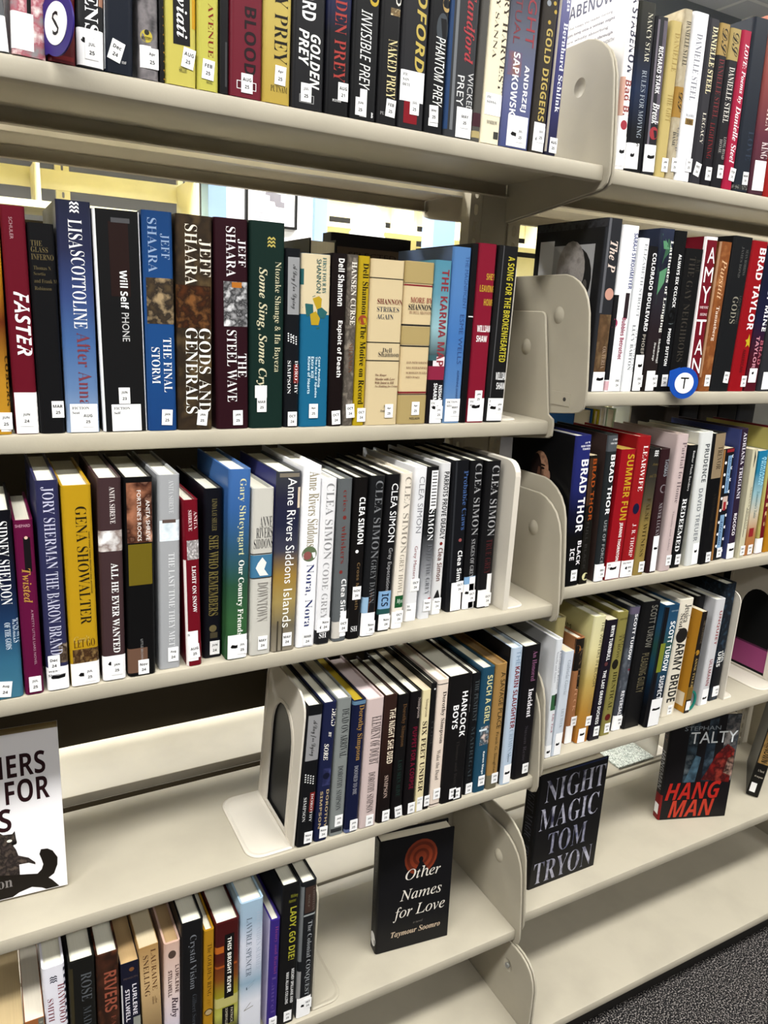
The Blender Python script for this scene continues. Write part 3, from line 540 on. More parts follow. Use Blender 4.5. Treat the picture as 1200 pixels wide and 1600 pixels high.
('L1', -0.103, 0.017, 0.235, 0.004, 0.0119, 0.14, 1, 'grad:1c1c34,34346a,4a4a86,6a6a92,8a8aa0', None, None, None, 'violet-blue book against the end panel of the top shelf', [('R', 'b5ada0', 0.2273, 0.0039, -0.5, -0.42), ('V', 'Olga', 'R', 'd8d8e4', 0.2016, 0.1656, 0.15, 0.4), ('V', 'Bernhard Schlink', 'R', 'd8d8e4', 0.1532, 0.0509, 0.1, 0.4), ('D', 'AUG/25', 0.0119, 0.1, 0)]),
('R1', 0.0208, 0.0187, 0.246, 0.006, -0.0423, 0.16, 1, 'e2dedd', 'e4e0de', None, 'stab', 'white hardback whose back cover is printed with blurbs', [('V', 'DANA STABENOW', 'S', '3b3c50', 0.24, 0.1173, 0.15, 0.62), ('V', 'Bad Bl', 'S', 'a8524e', 0.1106, 0.0676, 0.1, 0.6), ('C', 'b83c4a', 0.0556, 0.02, 0.32, 0.32), ('R', 'c9a090', 0.114, 0.0668, -0.5, -0.2), ('L', '', 0.0418, 0.0043, -0.5, 0.45, 1)]),
('R1', 0.0412, 0.031, 0.2072, 0.006, -0.0457, 0.157, 1, 'grad:08080a,0a0c12,16284a,0c0d12,26261e', None, None, None, 'dark navy paperback with a black S on its label', [('V', 'NANCY STAR', 'r', 'b9b5a4', 0.195, 0.1369, 0.15, 0.28), ('V', 'RULES FOR MOVING', 'r', '9aa2ac', 0.1268, 0.043, 0.1, 0.28), ('L', '', 0.036, 0.0032, -0.5, 0.2, 1), ('H', 'S', 'S', '111111', 0.0, 0.15, 0.0377, 0.0325)]),
('R1', 0.074, 0.0242, 0.196, 0.006, -0.0505, 0.13, 1, '1d1d22', None, None, None, 'charcoal book with a red skull and white lettering', [('R', '6b6570', 0.1919, 0.0114, -0.35, -0.2), ('R', '57505c', 0.1919, 0.0647, 0.1, 0.4), ('V', 'RICHARD STARK', 'S', 'e0dcdc', 0.1605, 0.1029, 0.05, 0.35), ('V', 'Break', 'E', 'e6e2e0', 0.0917, 0.0647, 0.1, 0.55), ('C', 'b03840', 0.0533, 0.1, 0.34, 0.34), ('L', '', 0.0383, 0.0033, -0.45, 0.45, 1)]),
('R1', 0.0994, 0.0206, 0.1964, 0.006, -0.0272, 0.142, 1, 'd9c37c', None, None, None, 'small pale yellow book with faint tone-on-tone lettering', [('V', 'DANIELLE', 'r', 'b99e58', 0.1825, 0.1349, 0.1, 0.45), ('V', 'THE GIFT', 'r', 'b99e58', 0.1072, 0.0721, 0.1, 0.5), ('D', 'JAN/25', 0.0163, 0.3, 0)]),
('R1', 0.1217, 0.017, 0.2149, 0.006, -0.0314, 0.153, 1, 'art:b9ae94,a69a80,c4bba4,.03', None, None, None, 'taupe book with a golden monogram square at mid height', [('V', 'DANIELLE STEEL', 'r', '2c2820', 0.2007, 0.1454, 0.1, 0.55), ('R', 'b58a3c', 0.1193, 0.0805, -0.5, 0.5), ('V', 'DS', 'w', '201a10', 0.1123, 0.0876, 0.1, 0.5), ('V', 'GRAND', 'r', '6a6a6a', 0.0679, 0.0372, 0.3, 0.3), ('V', 'DAME', 'r', '3a3a3a', 0.0617, 0.0427, -0.1, 0.35), ('D', 'JAN/25', 0.0189, 0.3, 0)]),
('R1', 0.1404, 0.0299, 0.2161, 0.006, -0.025, 0.135, 1, 'd4d5d9', None, None, None, 'silver-white book with a small gold square on its spine', [('V', 'DANIELLE STEEL', 'r', '7d7e88', 0.1898, 0.1059, -0.02, 0.4), ('R', '9a7a40', 0.0826, 0.0745, -0.3, 0.25), ('H', '100', 'R', '3a2a10', -0.2, 0.15, 0.0812, 0.0754), ('H', 'DELACORTE', 'r', '7a7a80', -0.3, 0.25, 0.0884, 0.0848), ('D', 'JUL/25', 0.0221, 0.3, 0)]),
('R1', 0.1725, 0.0219, 0.2139, 0.006, -0.0308, 0.141, 1, '2b2a2f', None, None, None, 'charcoal book titled LEGACY with cream lettering', [('V', 'DANIELLE STEEL', 'R', 'e6d9b0', 0.2045, 0.1194, 0.1, 0.5), ('V', 'LEGACY', 'r', 'c8c2b4', 0.095, 0.0537, 0.05, 0.3), ('D', 'DEC/24', 0.0191, 0.0, -14)]),
('R1', 0.1954, 0.0214, 0.2131, 0.006, -0.0283, 0.158, 1, '17151a', None, None, None, 'black book with gold top and dark red lettering', [('R', 'b99a58', 0.2169, 0.1724, -0.5, 0.5), ('V', 'DS', 'w', '1c160c', 0.2065, 0.1732, 0.0, 0.6), ('V', 'DANIELLE STEEL', 'r', '8a3438', 0.1679, 0.0903, 0.0, 0.5), ('V', 'LIGHTNING', 'r', '8a2c30', 0.0848, 0.0362, -0.1, 0.45), ('D', 'JUN/25', 0.0163, 0.1, 0)]),
('R1', 0.2181, 0.0236, 0.2113, 0.006, -0.0301, 0.134, 1, '1a191d', None, None, None, 'black book with gold top and silver lettering', [('R', 'c0a868', 0.2147, 0.1704, -0.5, 0.5), ('V', 'DS', 'w', '1c160c', 0.20528563350953122, 0.1758, 0.0, 0.6), ('V', 'DANIELLE STEEL', 'r', 'cfcac2', 0.1615, 0.0883, 0.0, 0.5), ('V', 'LONG ROAD', 'r', 'a8a4a0', 0.0696, 0.0393, 0.2, 0.25), ('V', 'HOME', 'r', 'a8a4a0', 0.0658, 0.0469, -0.15, 0.25), ('D', 'JUN/25', 0.0221, 0.15, 0)]),
('R1', 0.2439, 0.0213, 0.2132, 0.006, -0.0362, 0.134, 1, 'b81c44', None, None, None, 'crimson-pink book with white italic lettering', [('V', 'LOVE: Poems by', 'E', 'f0d8dc', 0.1962, 0.118, 0.05, 0.5), ('V', 'Danielle Steel', 'E', 'f0d8dc', 0.1143, 0.0368, 0.05, 0.5), ('D', 'FEB/25', 0.0213, 0.3, -8)]),
('R1', 0.2677, 0.0348, 0.2346, 0.006, -0.0436, 0.158, 1, '1c222c', None, None, None, 'slate navy jacketed book right of the crimson one', [('V', 'LOVE', 'r', '2f3848', 0.085, 0.0445, 0.2, 0.35), ('D', 'MAR/25', 0.0191, 0.2, 0), ('R', 'art:8a8a86,1c1c1c,3c3c3a,.004', 0.0092, 0.0029, -0.5, 0.5)]),
('R1', 0.3051, 0.0345, 0.245, 0.006, -0.0507, 0.16, 1, 'grad:4a2a36,6a3040,9a4a44,c07a66', None, None, None, 'pink-to-plum book near the end of the upper row', [('V', 'STEPHEN', 'r', 'd8c4bc', 0.1568, 0.0903, 0.2, 0.4), ('V', 'KING', 'r', 'd8c8c8', 0.0748, 0.0513, 0.2, 0.5), ('L', '', 0.0484, 0.0056, -0.35, 0.5, 0)]),
('R1', 0.3418, 0.0362, 0.235, 0.006, -0.0564, 0.14, 1, 'a8201c', None, None, None, 'bright red book at the frame edge of the upper row', []),
('L2', -0.7745, 0.0259, 0.235, 0.0604, 0.012, 0.152, 1, 'grad:d09a28,c8902a,6a2a10,d8941c,e0b040', None, None, None, 'orange and yellow book beside the dark red one at the row end', [('V', 'COBURN', 'S', '2a1c08', 0.0833, 0.0302, 0.45, 0.12), ('L', '', 0.0224, 0.003, 0.1, 0.47, 0), ('D', 'JUN/25', 0.0145, 0.3, 0)]),
('L2', -0.7449, 0.0232, 0.2333, 0.0604, -0.0, 0.139, 1, '6e1224', None, None, None, 'dark red book titled FASTER in large white letters', [('V', 'SCHULER', 's', 'b08a90', 0.2222, 0.2009, -0.1, 0.14), ('V', 'FASTER', 'I', 'f0ecec', 0.1493, 0.0839, 0.12, 0.62), ('L', '', 0.0449, 0.0002, -0.45, 0.5, 0), ('D', 'JUN/24', 0.0175, 0.0, 0)]),
('L2', -0.7208, 0.0257, 0.2189, 0.0604, -0.0, 0.154, 1, '101012', None, None, None, 'low black book with faint gold lines titled GLASS INFERNO', [('H', 'THE', 'r', '7a6c48', -0.4, 0.02, 0.2015, 0.1963), ('H', 'GLASS', 'r', '7a6c48', -0.4, 0.22, 0.1954, 0.1899), ('H', 'INFERNO', 'r', '7a6c48', -0.4, 0.42, 0.1882, 0.1824), ('H', 'Thomas N', 'r', '5e543a', -0.35, 0.3, 0.1763, 0.1725), ('H', 'Scortia', 'r', '5e543a', -0.35, 0.08, 0.1702, 0.167), ('H', 'and Frank M', 'r', '5e543a', -0.35, 0.5, 0.1632, 0.1594), ('H', 'Robinson', 'r', '5e543a', -0.35, 0.28, 0.1557, 0.152), ('D', 'MAR/25', 0.0264, 0.25, 0)]),
('L2', -0.6934, 0.0346, 0.2443, 0.0604, 0.0041, 0.148, 1, 'grad:8fa3c0,6d8fc0,4f74ae,3c4f86,2c3050,262a40', '6a6a6a', None, None, 'blue gradient book with large white serif author name', [('V', 'LISA', 'r', 'e6e8f0', 0.2256, 0.1961, 0.02, 0.4), ('V', 'SCOTTOLINE', 'r', 'e6e8f0', 0.1945, 0.114, 0.06, 0.4), ('V', 'After Anna', 'r', '8c4450', 0.1096, 0.0293, 0.12, 0.4), ('W', 'e0e0e0', 0.2377, 0.02, 0.26), ('L', 'FICTION/Scot', 0.032, -0.0003, -0.38, 0.45, 0), ('D', 'AUG/25', 0.0155, 0.15, 0)]),
('L2', -0.6546, 0.0488, 0.2395, 0.0604, -0.0096, 0.153, 1, '141415', None, None, None, 'thick black book with white edges titled PHONE', [('R', 'dcdcdc', 0.2463, -0.0035, -0.5, -0.44), ('R', 'd4d4d4', 0.2463, -0.0035, 0.465, 0.5), ('R', '2a1a18', 0.2273, 0.1499, -0.18, 0.24), ('R', '4a4a4c', 0.2314, 0.2265, -0.12, 0.28), ('V', 'Will Self', 'S', 'e2e2e2', 0.1776, 0.1368, 0.1, 0.17), ('V', 'PHONE', 's', 'b8b8b8', 0.1324, 0.1013, 0.1, 0.16), ('L', 'FICTION/Self', 0.031, -0.0006, -0.3, 0.36, 0), ('D', 'JUN/23', 0.0409, 0.0, 0)]),
('L2', -0.6048, 0.0334, 0.243, 0.0604, -0.0046, 0.154, 1, 'grad:1c4684,1f5090,1f4e8c,1b447c', None, None, None, 'blue book titled THE FINAL STORM with a battle picture', [('V', 'JEFF', 'r', '8aa0c0', 0.2198, 0.1928, 0.22, 0.3), ('V', 'SHAARA', 'r', '8aa0c0', 0.2353, 0.178, -0.18, 0.3), ('R', 'art:5a4a34,2a2420,a08a68,.012', 0.1723, 0.1222, -0.42, 0.5), ('V', 'THE FINAL', 'r', 'e6e8ee', 0.1068, 0.0448, 0.22, 0.28), ('V', 'STORM', 'r', 'e6e8ee', 0.096, 0.0547, -0.18, 0.28), ('D', 'JAN/25', 0.0154, 0.15, -3)]),
('L2', -0.5703, 0.0413, 0.2429, 0.0604, 0.007, 0.142, 1, 'art:4a3a28,2a221a,6a5638,.03', None, None, None, 'brown pictorial book titled GODS AND GENERALS', [('V', 'JEFF', 'r', 'd8cfc0', 0.2178, 0.1773, 0.28, 0.34), ('V', 'SHAARA', 'r', 'd8cfc0', 0.2326, 0.1667, -0.1, 0.34), ('R', 'art:5a3018,2e1c12,8a5a30,.012', 0.1667, 0.1189, -0.5, 0.45), ('V', 'GODS AND', 'r', 'ece6da', 0.1189, 0.0206, 0.28, 0.34), ('V', 'GENERALS', 'r', 'ece6da', 0.1189, 0.0193, -0.1, 0.34), ('D', 'JAN/25', 0.0142, 0.2, -6)]),
('L2', -0.5232, 0.0401, 0.2437, 0.0604, -0.0094, 0.148, 1, '2e0f18', None, None, None, 'maroon book titled THE STEEL WAVE', [('V', 'JEFF', 'r', 'e6e0e0', 0.2216, 0.191, 0.3, 0.24), ('V', 'SHAARA', 'r', 'e6e0e0', 0.2344, 0.179, -0.02, 0.28), ('R', 'art:9a9a9c,2a2a2c,c8c8ca,.01', 0.1738, 0.1226, -0.25, 0.48), ('R', 'c87a2c', 0.1733, 0.167, -0.0, 0.3), ('V', 'THE', 'r', 'e6e0e0', 0.0906, 0.0626, 0.3, 0.26), ('V', 'STEEL WAVE', 'r', 'e6e0e0', 0.1181, 0.0329, -0.02, 0.3), ('D', 'JAN/25', 0.0133, 0.15, 0)]),
('L2', -0.4819, 0.0439, 0.2446, 0.0604, -0.0034, 0.154, 1, '142c26', None, None, None, 'dark green book with cream italic title', [('V', 'Ntozake Shange & Ifa Bayeza', 'r', 'c9c2a0', 0.2001, 0.0694, 0.28, 0.22), ('V', 'Some Sing, Some Cry', 'E', 'cdc6a6', 0.1925, 0.0515, -0.16, 0.3), ('W', 'd8c86a', 0.2219, 0.1, 0.22), ('D', 'MAR/25', 0.0292, -0.15, 0), ('L', '', 0.0529, 0.0376, -0.35, 0.0, 0)]),
('L2', -0.4365, 0.0199, 0.2171, 0.0604, -0.0061, 0.135, 1, '101216', None, None, None, 'slim black book with a grey panel and diamond of white dots, upper row', [('R', '8f9092', 0.2072, 0.1398, -0.35, 0.42), ('V', 'A Day for Dying', 'w', '1a1a1a', 0.1988, 0.1461, 0.05, 0.4), ('C', 'dcdcdc', 0.1125, 0, 0.05, 0.05), ('V', 'DOROTHY', 'r', 'd8d8d8', 0.0837, 0.0425, 0.28, 0.2), ('V', 'SIMPSON', 'r', 'd8d8d8', 0.0837, 0.0425, -0.2, 0.22), ('R', '8f2c28', 0.0788, 0.0558, 0.1, 0.46), ('D', 'OCT/24', 0.0106, 0.05, 0), ('C', 'dcdcdc', 0.1168, -0.28, 0.045, 0.045), ('C', 'dcdcdc', 0.1155, -0.11, 0.045, 0.045), ('C', 'dcdcdc', 0.1142, 0.06, 0.045, 0.045), ('C', 'dcdcdc', 0.1129, 0.23, 0.045, 0.045), ('C', 'dcdcdc', 0.1139, -0.28, 0.045, 0.045), ('C', 'dcdcdc', 0.1126, -0.11, 0.045, 0.045), ('C', 'dcdcdc', 0.1113, 0.06, 0.045, 0.045), ('C', 'dcdcdc', 0.11, 0.23, 0.045, 0.045), ('C', 'dcdcdc', 0.111, -0.28, 0.045, 0.045), ('C', 'dcdcdc', 0.1097, -0.11, 0.045, 0.045), ('C', 'dcdcdc', 0.1084, 0.06, 0.045, 0.045), ('C', 'dcdcdc', 0.1072, 0.23, 0.045, 0.045), ('C', 'dcdcdc', 0.1081, -0.28, 0.045, 0.045), ('C', 'dcdcdc', 0.1068, -0.11, 0.045, 0.045), ('C', 'dcdcdc', 0.1055, 0.06, 0.045, 0.045), ('C', 'dcdcdc', 0.1043, 0.23, 0.045, 0.045)]),
('L2', -0.4155, 0.0393, 0.2134, 0.0604, -0.007, 0.134, 1, '1c6d96', None, None, None, 'teal and beige book with yellow flower shapes', [('R', 'cdbf9e', 0.2157, 0.1412, -0.5, 0.5), ('R', '2f6a6c', 0.1949, 0.1761, -0.5, -0.42), ('P', '2f6a6c', [(-0.5, 0.2026), (-0.5, 0.1933), (-0.12, 0.1619), (-0.02, 0.1635)]), ('P', 'cbaa2a', [(-0.12, 0.1603), (0.1, 0.1635), (0.2, 0.1603), (0.18, 0.1492), (0.05, 0.146), (-0.05, 0.154)]), ('P', '2f6a6c', [(-0.45, 0.1492), (-0.35, 0.154), (-0.1, 0.1532), (-0.08, 0.1412), (-0.3, 0.138)]), ('P', '2f6a6c', [(0.05, 0.1476), (0.2, 0.15), (0.4, 0.1444), (0.3, 0.1364), (0.05, 0.1372)]), ('P', 'cbaa2a', [(-0.2, 0.1412), (0, 0.1452), (0.15, 0.1364), (0.1, 0.1283), (-0.15, 0.1283)]), ('P', '2f6a6c', [(0.02, 0.1251), (0.12, 0.1259), (0.5, 0.1007), (0.5, 0.0908)]), ('V', 'FIRST FOUR BY', 'r', '3f7a7c', 0.2096, 0.1666, 0.27, 0.13), ('V', 'SHANNON', 's', '2f6a6c', 0.20738742380145347, 0.1674, 0.08, 0.16), ('V', 'Case Pending', 'S', 'bcd4de', 0.0892, 0.0509, 0.15, 0.1), ('V', 'The Ace of Spades', 'S', 'bcd4de', 0.0892, 0.0373, 0.04, 0.1), ('V', 'Extra Kill', 'S', 'bcd4de', 0.0892, 0.0626, -0.08, 0.1), ('V', 'Knave of Hearts', 'S', 'bcd4de', 0.0892, 0.0424, -0.2, 0.1), ('D', 'Apr/25', 0.0203, -0.02, 0)]),
('L2', -0.3753, 0.0204, 0.2166, 0.0604, -0.0013, 0.153, 1, '130b0b', None, None, None, 'black book titled EXPLOIT OF DEATH in rounded white letters', [('V', 'Dell Shannon', 'S', 'e4dfdc', 0.2105, 0.1531, 0.1, 0.42), ('V', 'Exploit of Death', 'S', 'e4dfdc', 0.1352, 0.0636, 0.1, 0.4), ('D', 'OCT/24', 0.0112, 0.05, 4)]),
('L2', -0.354, 0.0147, 0.2166, 0.0604, -0.0013, 0.154, 1, 'art:6d655c,4a443e,8d8478,.012', None, None, None, 'narrow wood-grain grey book between black and yellow ones', [('V', 'HANSEN CURSE', 'R', 'd0cac0', 0.208, 0.1302, 0.1, 0.5), ('V', 'SHANNON', 'r', '7c4a30', 0.1069, 0.0698, 0.05, 0.4), ('D', 'OCT/24', 0.0196, 0.2, 4)]),
('L2', -0.3384, 0.0162, 0.2162, 0.0604, -0.0013, 0.147, 1, 'c8aa1c', None, None, None, 'narrow yellow book titled THE MOTIVE ON RECORD', [('V', 'Dell Shannon', 'R', '1c180c', 0.2076, 0.1441, 0.1, 0.5), ('C', 'a84a2c', 0.1375, 0, 0.38, 0.38), ('V', 'The Motive on Record', 'R', '1c180c', 0.1308, 0.0282, 0.08, 0.5), ('D', 'OCT/24', 0.0141, 0.2, 0)]),
('L2', -0.3213, 0.05, 0.2143, 0.0604, -0.0013, 0.147, 1, 'c9b791', None, None, None, 'beige book with three black ruled lines and red and navy text', [('R', '2a2620', 0.1915, 0.1902, -0.5, 0.5), ('R', '2a2620', 0.1102, 0.1088, -0.5, 0.5), ('R', '2a2620', 0.0866, 0.0852, -0.5, 0.5), ('H', 'SHANNON', 'R', '7c2a28', -0.28, 0.47, 0.1654, 0.1587), ('H', 'STRIKES', 'r', '2a3444', -0.28, 0.38, 0.1554, 0.149), ('H', 'AGAIN', 'r', '2a3444', -0.28, 0.22, 0.146, 0.1396), ('H', 'Dell', 'r', '2c2c30', -0.06, 0.22, 0.1026, 0.0966), ('H', 'Shannon', 'r', '2c2c30', -0.18, 0.44, 0.0977, 0.0911), ('H', 'The Ringer', 'E', '7a4a3c', -0.25, 0.1, 0.0685, 0.065), ('H', 'Murder with Love', 'E', '7a4a3c', -0.25, 0.35, 0.0636, 0.0601), ('H', 'With Intent to Kill', 'E', '7a4a3c', -0.25, 0.33, 0.0587, 0.0552), ('H', 'No Holding for Crime', 'E', '7a4a3c', -0.25, 0.46, 0.0537, 0.0502), ('H', 'Nelson', 'E', '4a4a4a', 0.05, 0.25, 0.027, 0.0234), ('H', 'Doubleday', 'E', '4a4a4a', -0.05, 0.3, 0.0207, 0.0171), ('D', 'Apr/25', 0.0189, 0.22, 0)]),
('L2', -0.2704, 0.0449, 0.2154, 0.0604, -0.0013, 0.154, 1, 'cbb78f', None, None, None, 'beige book with double black bars and red rules', [('R', '8f2a30', 0.1862, 0.1841, -0.5, 0.5), ('R', '7a6a4a', 0.1879, 0.1872, -0.5, 0.5), ('R', '1c1c1c', 0.1348, 0.1326, -0.5, 0.5), ('R', '1c1c1c', 0.1071, 0.1053, -0.5, 0.5), ('R', '8f2a30', 0.045, 0.0424, -0.5, 0.5), ('R', '2a2018', 0.0417, 0.0406, -0.5, 0.5), ('R', 'c2ab72', 0.2172, 0.1883, -0.5, 0.5), ('R', 'c2ab72', 0.1319, 0.1082, -0.5, 0.5), ('R', 'c2ab72', 0.0398, 0.0009, -0.5, 0.5), ('H', 'MORE BY', 'R', 'a8584c', -0.28, 0.48, 0.17, 0.1629), ('H', 'SHANNON', 'R', '1c2430', -0.34, 0.46, 0.1612, 0.1536), ('H', 'BY DELL SHANNON', 'r', '9a6a54', -0.3, 0.46, 0.1524, 0.1485), ('H', 'RAIN WITH VIOLENCE', 'r', '7c4438', -0.3, 0.47, 0.0858, 0.0827), ('H', 'KILL WITH KINDNESS', 'r', '7c4438', -0.3, 0.47, 0.0789, 0.0758), ('H', 'SCHOOLED TO KILL', 'r', '7c4438', -0.3, 0.44, 0.0721, 0.0691), ('H', 'WHEN TO KILL', 'r', '7c4438', -0.3, 0.2, 0.0662, 0.0632), ('D', 'Apr/25', 0.0218, 0.1, 0), ('H', 'NELSON', 'R', '2a2a2a', -0.1, 0.28, 0.0095, 0.0062)]),
('L2', -0.2246, 0.0269, 0.22, 0.0604, -0.0013, 0.136, 1, 'grad:141014,141014,141014,8fb4bc,6aa4b8,5a9ab2', None, None, None, 'pale teal book titled THE KARMA MAP', [('R', '9a2a48', 0.0799, 0.0612, -0.5, 0.45), ('R', 'd8c8cc', 0.0929, 0.0799, -0.3, 0.4), ('R', '3a5a60', 0.0948, 0.0874, -0.5, -0.1), ('V', 'THE KARMA MAP', 'S', '9a3a44', 0.2082, 0.0799, 0.12, 0.42), ('V', 'NISHA', 'S', 'e8e4e4', 0.0537, 0.0328, 0.25, 0.2), ('V', 'SHARMA', 'S', 'e8e4e4', 0.0565, 0.0251, -0.05, 0.22), ('L', 'FIC/SHA', 0.0332, 0.0001, -0.3, 0.45, 1), ('D', 'JUL/25', 0.0155, 0.25, 0)]),
('L2', -0.1965, 0.0291, 0.2393, 0.0604, -0.0026, 0.154, 1, 'grad:7aa0cc,5a8ac8,4a80c6,5a8ccc,5c8cc8', '4a5872', None, None, 'bright blue book with small spaced navy lettering', [('V', 'THE MAGNIFICENT', 's', '3a5a94', 0.2278, 0.1581, 0.28, 0.2), ('V', 'ESME WELLS', 's', '3a5690', 0.1509, 0.0832, 0.2, 0.24), ('V', 'ADRIENNE SHARP', 's', '34508a', 0.0747, 0.0345, 0.2, 0.12), ('L', 'FICTION/SHA', 0.0345, 0.0024, -0.4, 0.48, 0), ('D', 'MAY/23', 0.019, 0.15, 0)]),
('L2', -0.1665, 0.0099, 0.2457, 0.0604, -0.0026, 0.154, 1, '0c0c0e', None, None, None, 'thin black book left of the crimson one on the second shelf', [('R', 'c8c8c8', 0.1496, 0.1481, -0.4, 0.4)]),
('L2', -0.1557, 0.0305, 0.2473, 0.0604, -0.0015, 0.154, 1, '8e1730', None, None, None, "crimson book with yellow title SHE'S LEAVING HOME", [('H', "SHE'S", 'S', 'd8b038', 0.0, 0.48, 0.2081, 0.1994), ('H', 'LEAVING', 'S', 'd8b038', -0.32, 0.48, 0.1923, 0.1832), ('H', 'HOME', 'S', 'd8b038', -0.04, 0.48, 0.174, 0.1648), ('H', 'WILLIAM', 'S', 'e6dede', -0.3, 0.47, 0.1378, 0.1288), ('H', 'SHAW', 'S', 'e6dede', -0.3, 0.3, 0.1237, 0.1148), ('L', 'FICTION/Shaw', 0.035, 0.0017, -0.44, 0.46, 1), ('D', 'JAN/25', 0.0372, 0.08, 0)]),
('L2', -0.1243, 0.0334, 0.247, 0.0604, 0.0118, 0.154, 1, '161617', None, None, None, 'black book titled A SONG FOR THE BROKENHEARTED in yellow', [('R', '4a4a4c', 0.2466, 0.036, -0.32, -0.27), ('V', 'A SONG FOR THE', 'S', 'd6c83c', 0.233, 0.1628, 0.15, 0.34), ('V', 'BROKENHEARTED', 'S', 'd6c83c', 0.1599, 0.0872, 0.15, 0.34), ('H', 'WILLIAM', 'S', 'd6d6d6', -0.1, 0.48, 0.0725, 0.0617), ('H', 'SHAW', 'S', 'd6d6d6', -0.02, 0.44, 0.0578, 0.0479), ('L', 'F/S', 0.0348, 0.0019, -0.38, 0.46, 1), ('D', 'JAN/25', 0.022, 0.25, 0)]),
('R2', 0.0225, 0.0297, 0.2432, 0.006, -0.008, 0.154, 1, '26272b', '1b1b1d', None, 'man', 'tall charcoal book showing a portrait photograph on its cover', [('R', '5a5b60', 0.2427, 0.1133, -0.4, -0.25), ('V', 'The P', 'E', 'c8b8ae', 0.2128, 0.1702, 0.05, 0.5), ('C', 'c09080', 0.1402, 0.1, 0.28, 0.28), ('R', 'art:7a5c40,5c452f,8a7050,.02', 0.1115, 0.0287, -0.35, 0.4), ('V', 'OKTERIA', 'r', 'a08a78', 0.0659, 0.0343, 0.2, 0.25), ('L', '', 0.029, 0.0003, -0.35, 0.45, 1)]),
('R2', 0.0538, 0.0327, 0.2368, 0.006, -0.0097, 0.16, 1, 'd9d9db', None, None, None, 'white book with a woman figure and magenta lettering', [('V', 'SARAH STROHMEYER', 'S', '3c4c8c', 0.2269, 0.1492, 0.3, 0.24), ('R', '2a2024', 0.1438, 0.1074, 0.1, 0.35), ('R', '1a1a1c', 0.1402, 0.0175, -0.5, -0.3), ('C', 'c04a70', 0.1001, -0.4, 0.2, 0.2), ('V', 'Bubbles Betrothed', 'S', 'a83058', 0.1084, 0.047, 0.18, 0.26), ('L', '', 0.0479, 0.0003, -0.3, 0.42, 0), ('D', 'DEC/24', 0.0128, 0.2, 0), ('R', 'd0a8b0', 0.0156, 0.0022, -0.5, -0.2)]),
('R2', 0.0899, 0.0194, 0.2222, 0.006, -0.0055, 0.149, 1, 'd4d6d8', None, None, None, 'white-grey book with thin grey serif lettering', [('V', 'ELIZABETH STROUT', 'r', '8a8c90', 0.2147, 0.1106, 0.1, 0.3), ('V', 'MY NAME IS', 'r', '9a9ca0', 0.0938, 0.0331, 0.3, 0.25), ('V', 'LUCY BARTON', 'r', '6a6c70', 0.0994, 0.0322, -0.1, 0.32), ('L', '', 0.0293, 0.0022, -0.3, 0.5, 0)]),
('R2', 0.1111, 0.0184, 0.2125, 0.006, -0.0098, 0.146, 1, '121214', None, None, None, 'slim black book titled COLORADO BOULEVARD', [('V', 'COLORADO BOULEVARD', 'S', 'e4e4e4', 0.203, 0.0908, 0.1, 0.42), ('V', 'PHOEF', 'S', '9a948a', 0.086, 0.0565, 0.05, 0.35), ('L', '', 0.0555, 0.0012, -0.45, 0.4, 1), ('D', 'DEC/24', 0.0159, 0.15, 0)]),
('R2', 0.1318, 0.0297, 0.2392, 0.006, -0.0166, 0.141, 1, 'grad:1c1614,241c1c,241c20,26242c,1c2030,2a3044', None, None, None, 'dark book with green leaves titled LATITUDES OF LONGING', [('P', '3f6a50', [(-0.45, 0.232), (0.1, 0.2248), (0.35, 0.2104), (-0.1, 0.1959), (-0.2, 0.1703), (-0.3, 0.1295), (-0.5, 0.1313), (-0.4, 0.174)]), ('P', '568a66', [(-0.4, 0.232), (0.05, 0.2176), (0.2, 0.2104), (-0.2, 0.2104)]), ('P', '568a66', [(-0.3, 0.1777), (0.2, 0.185), (0.1, 0.163), (-0.3, 0.1444)]), ('V', 'Latitudes of Longing', 'R', 'd8d8d0', 0.223, 0.0897, 0.3, 0.26), ('V', 'Shubhangi', 'R', 'c8c8c4', 0.0802, 0.0434, 0.3, 0.18), ('V', 'Swarup', 'R', 'c8c8c4', 0.0744, 0.0473, -0.0, 0.18), ('L', '', 0.0317, 0.0011, -0.3, 0.3, 0), ('D', 'OCT/24', 0.016, 0.3, 0)]),
('R2', 0.1624, 0.0264, 0.2389, 0.006, -0.0167, 0.153, 1, '0e0f11', None, None, None, "black book titled ALWAYS SIX O'CLOCK", [('C', '50585a', 0.129, 0.0, 0.6, 1.0), ('C', '1a1c1e', 0.129, 0.05, 0.4, 0.7), ('V', "ALWAYS SIX O'CLOCK", 'S', 'dcdcdc', 0.2055, 0.1281, 0.05, 0.24), ('V', '6', 'R', '0a0a0a', 0.1252, 0.108, 0.0, 0.5), ('V', 'PHOEF SUTTON', 'S', 'dcdcdc', 0.0965, 0.0399, -0.02, 0.24), ('D', 'DEC/24', 0.0171, 0.1, 0)]),
('R2', 0.1899, 0.0388, 0.216, 0.006, -0.0178, 0.141, 1, '111112', None, None, None, 'low black book with nearly invisible lettering behind the blue T tag', [('V', 'THE GAY NEIGHBORS', 'r', '3a3630', 0.2044, 0.0464, -0.1, 0.35), ('V', 'KATE', 'r', '33302a', 0.2007, 0.182, 0.3, 0.3)]),
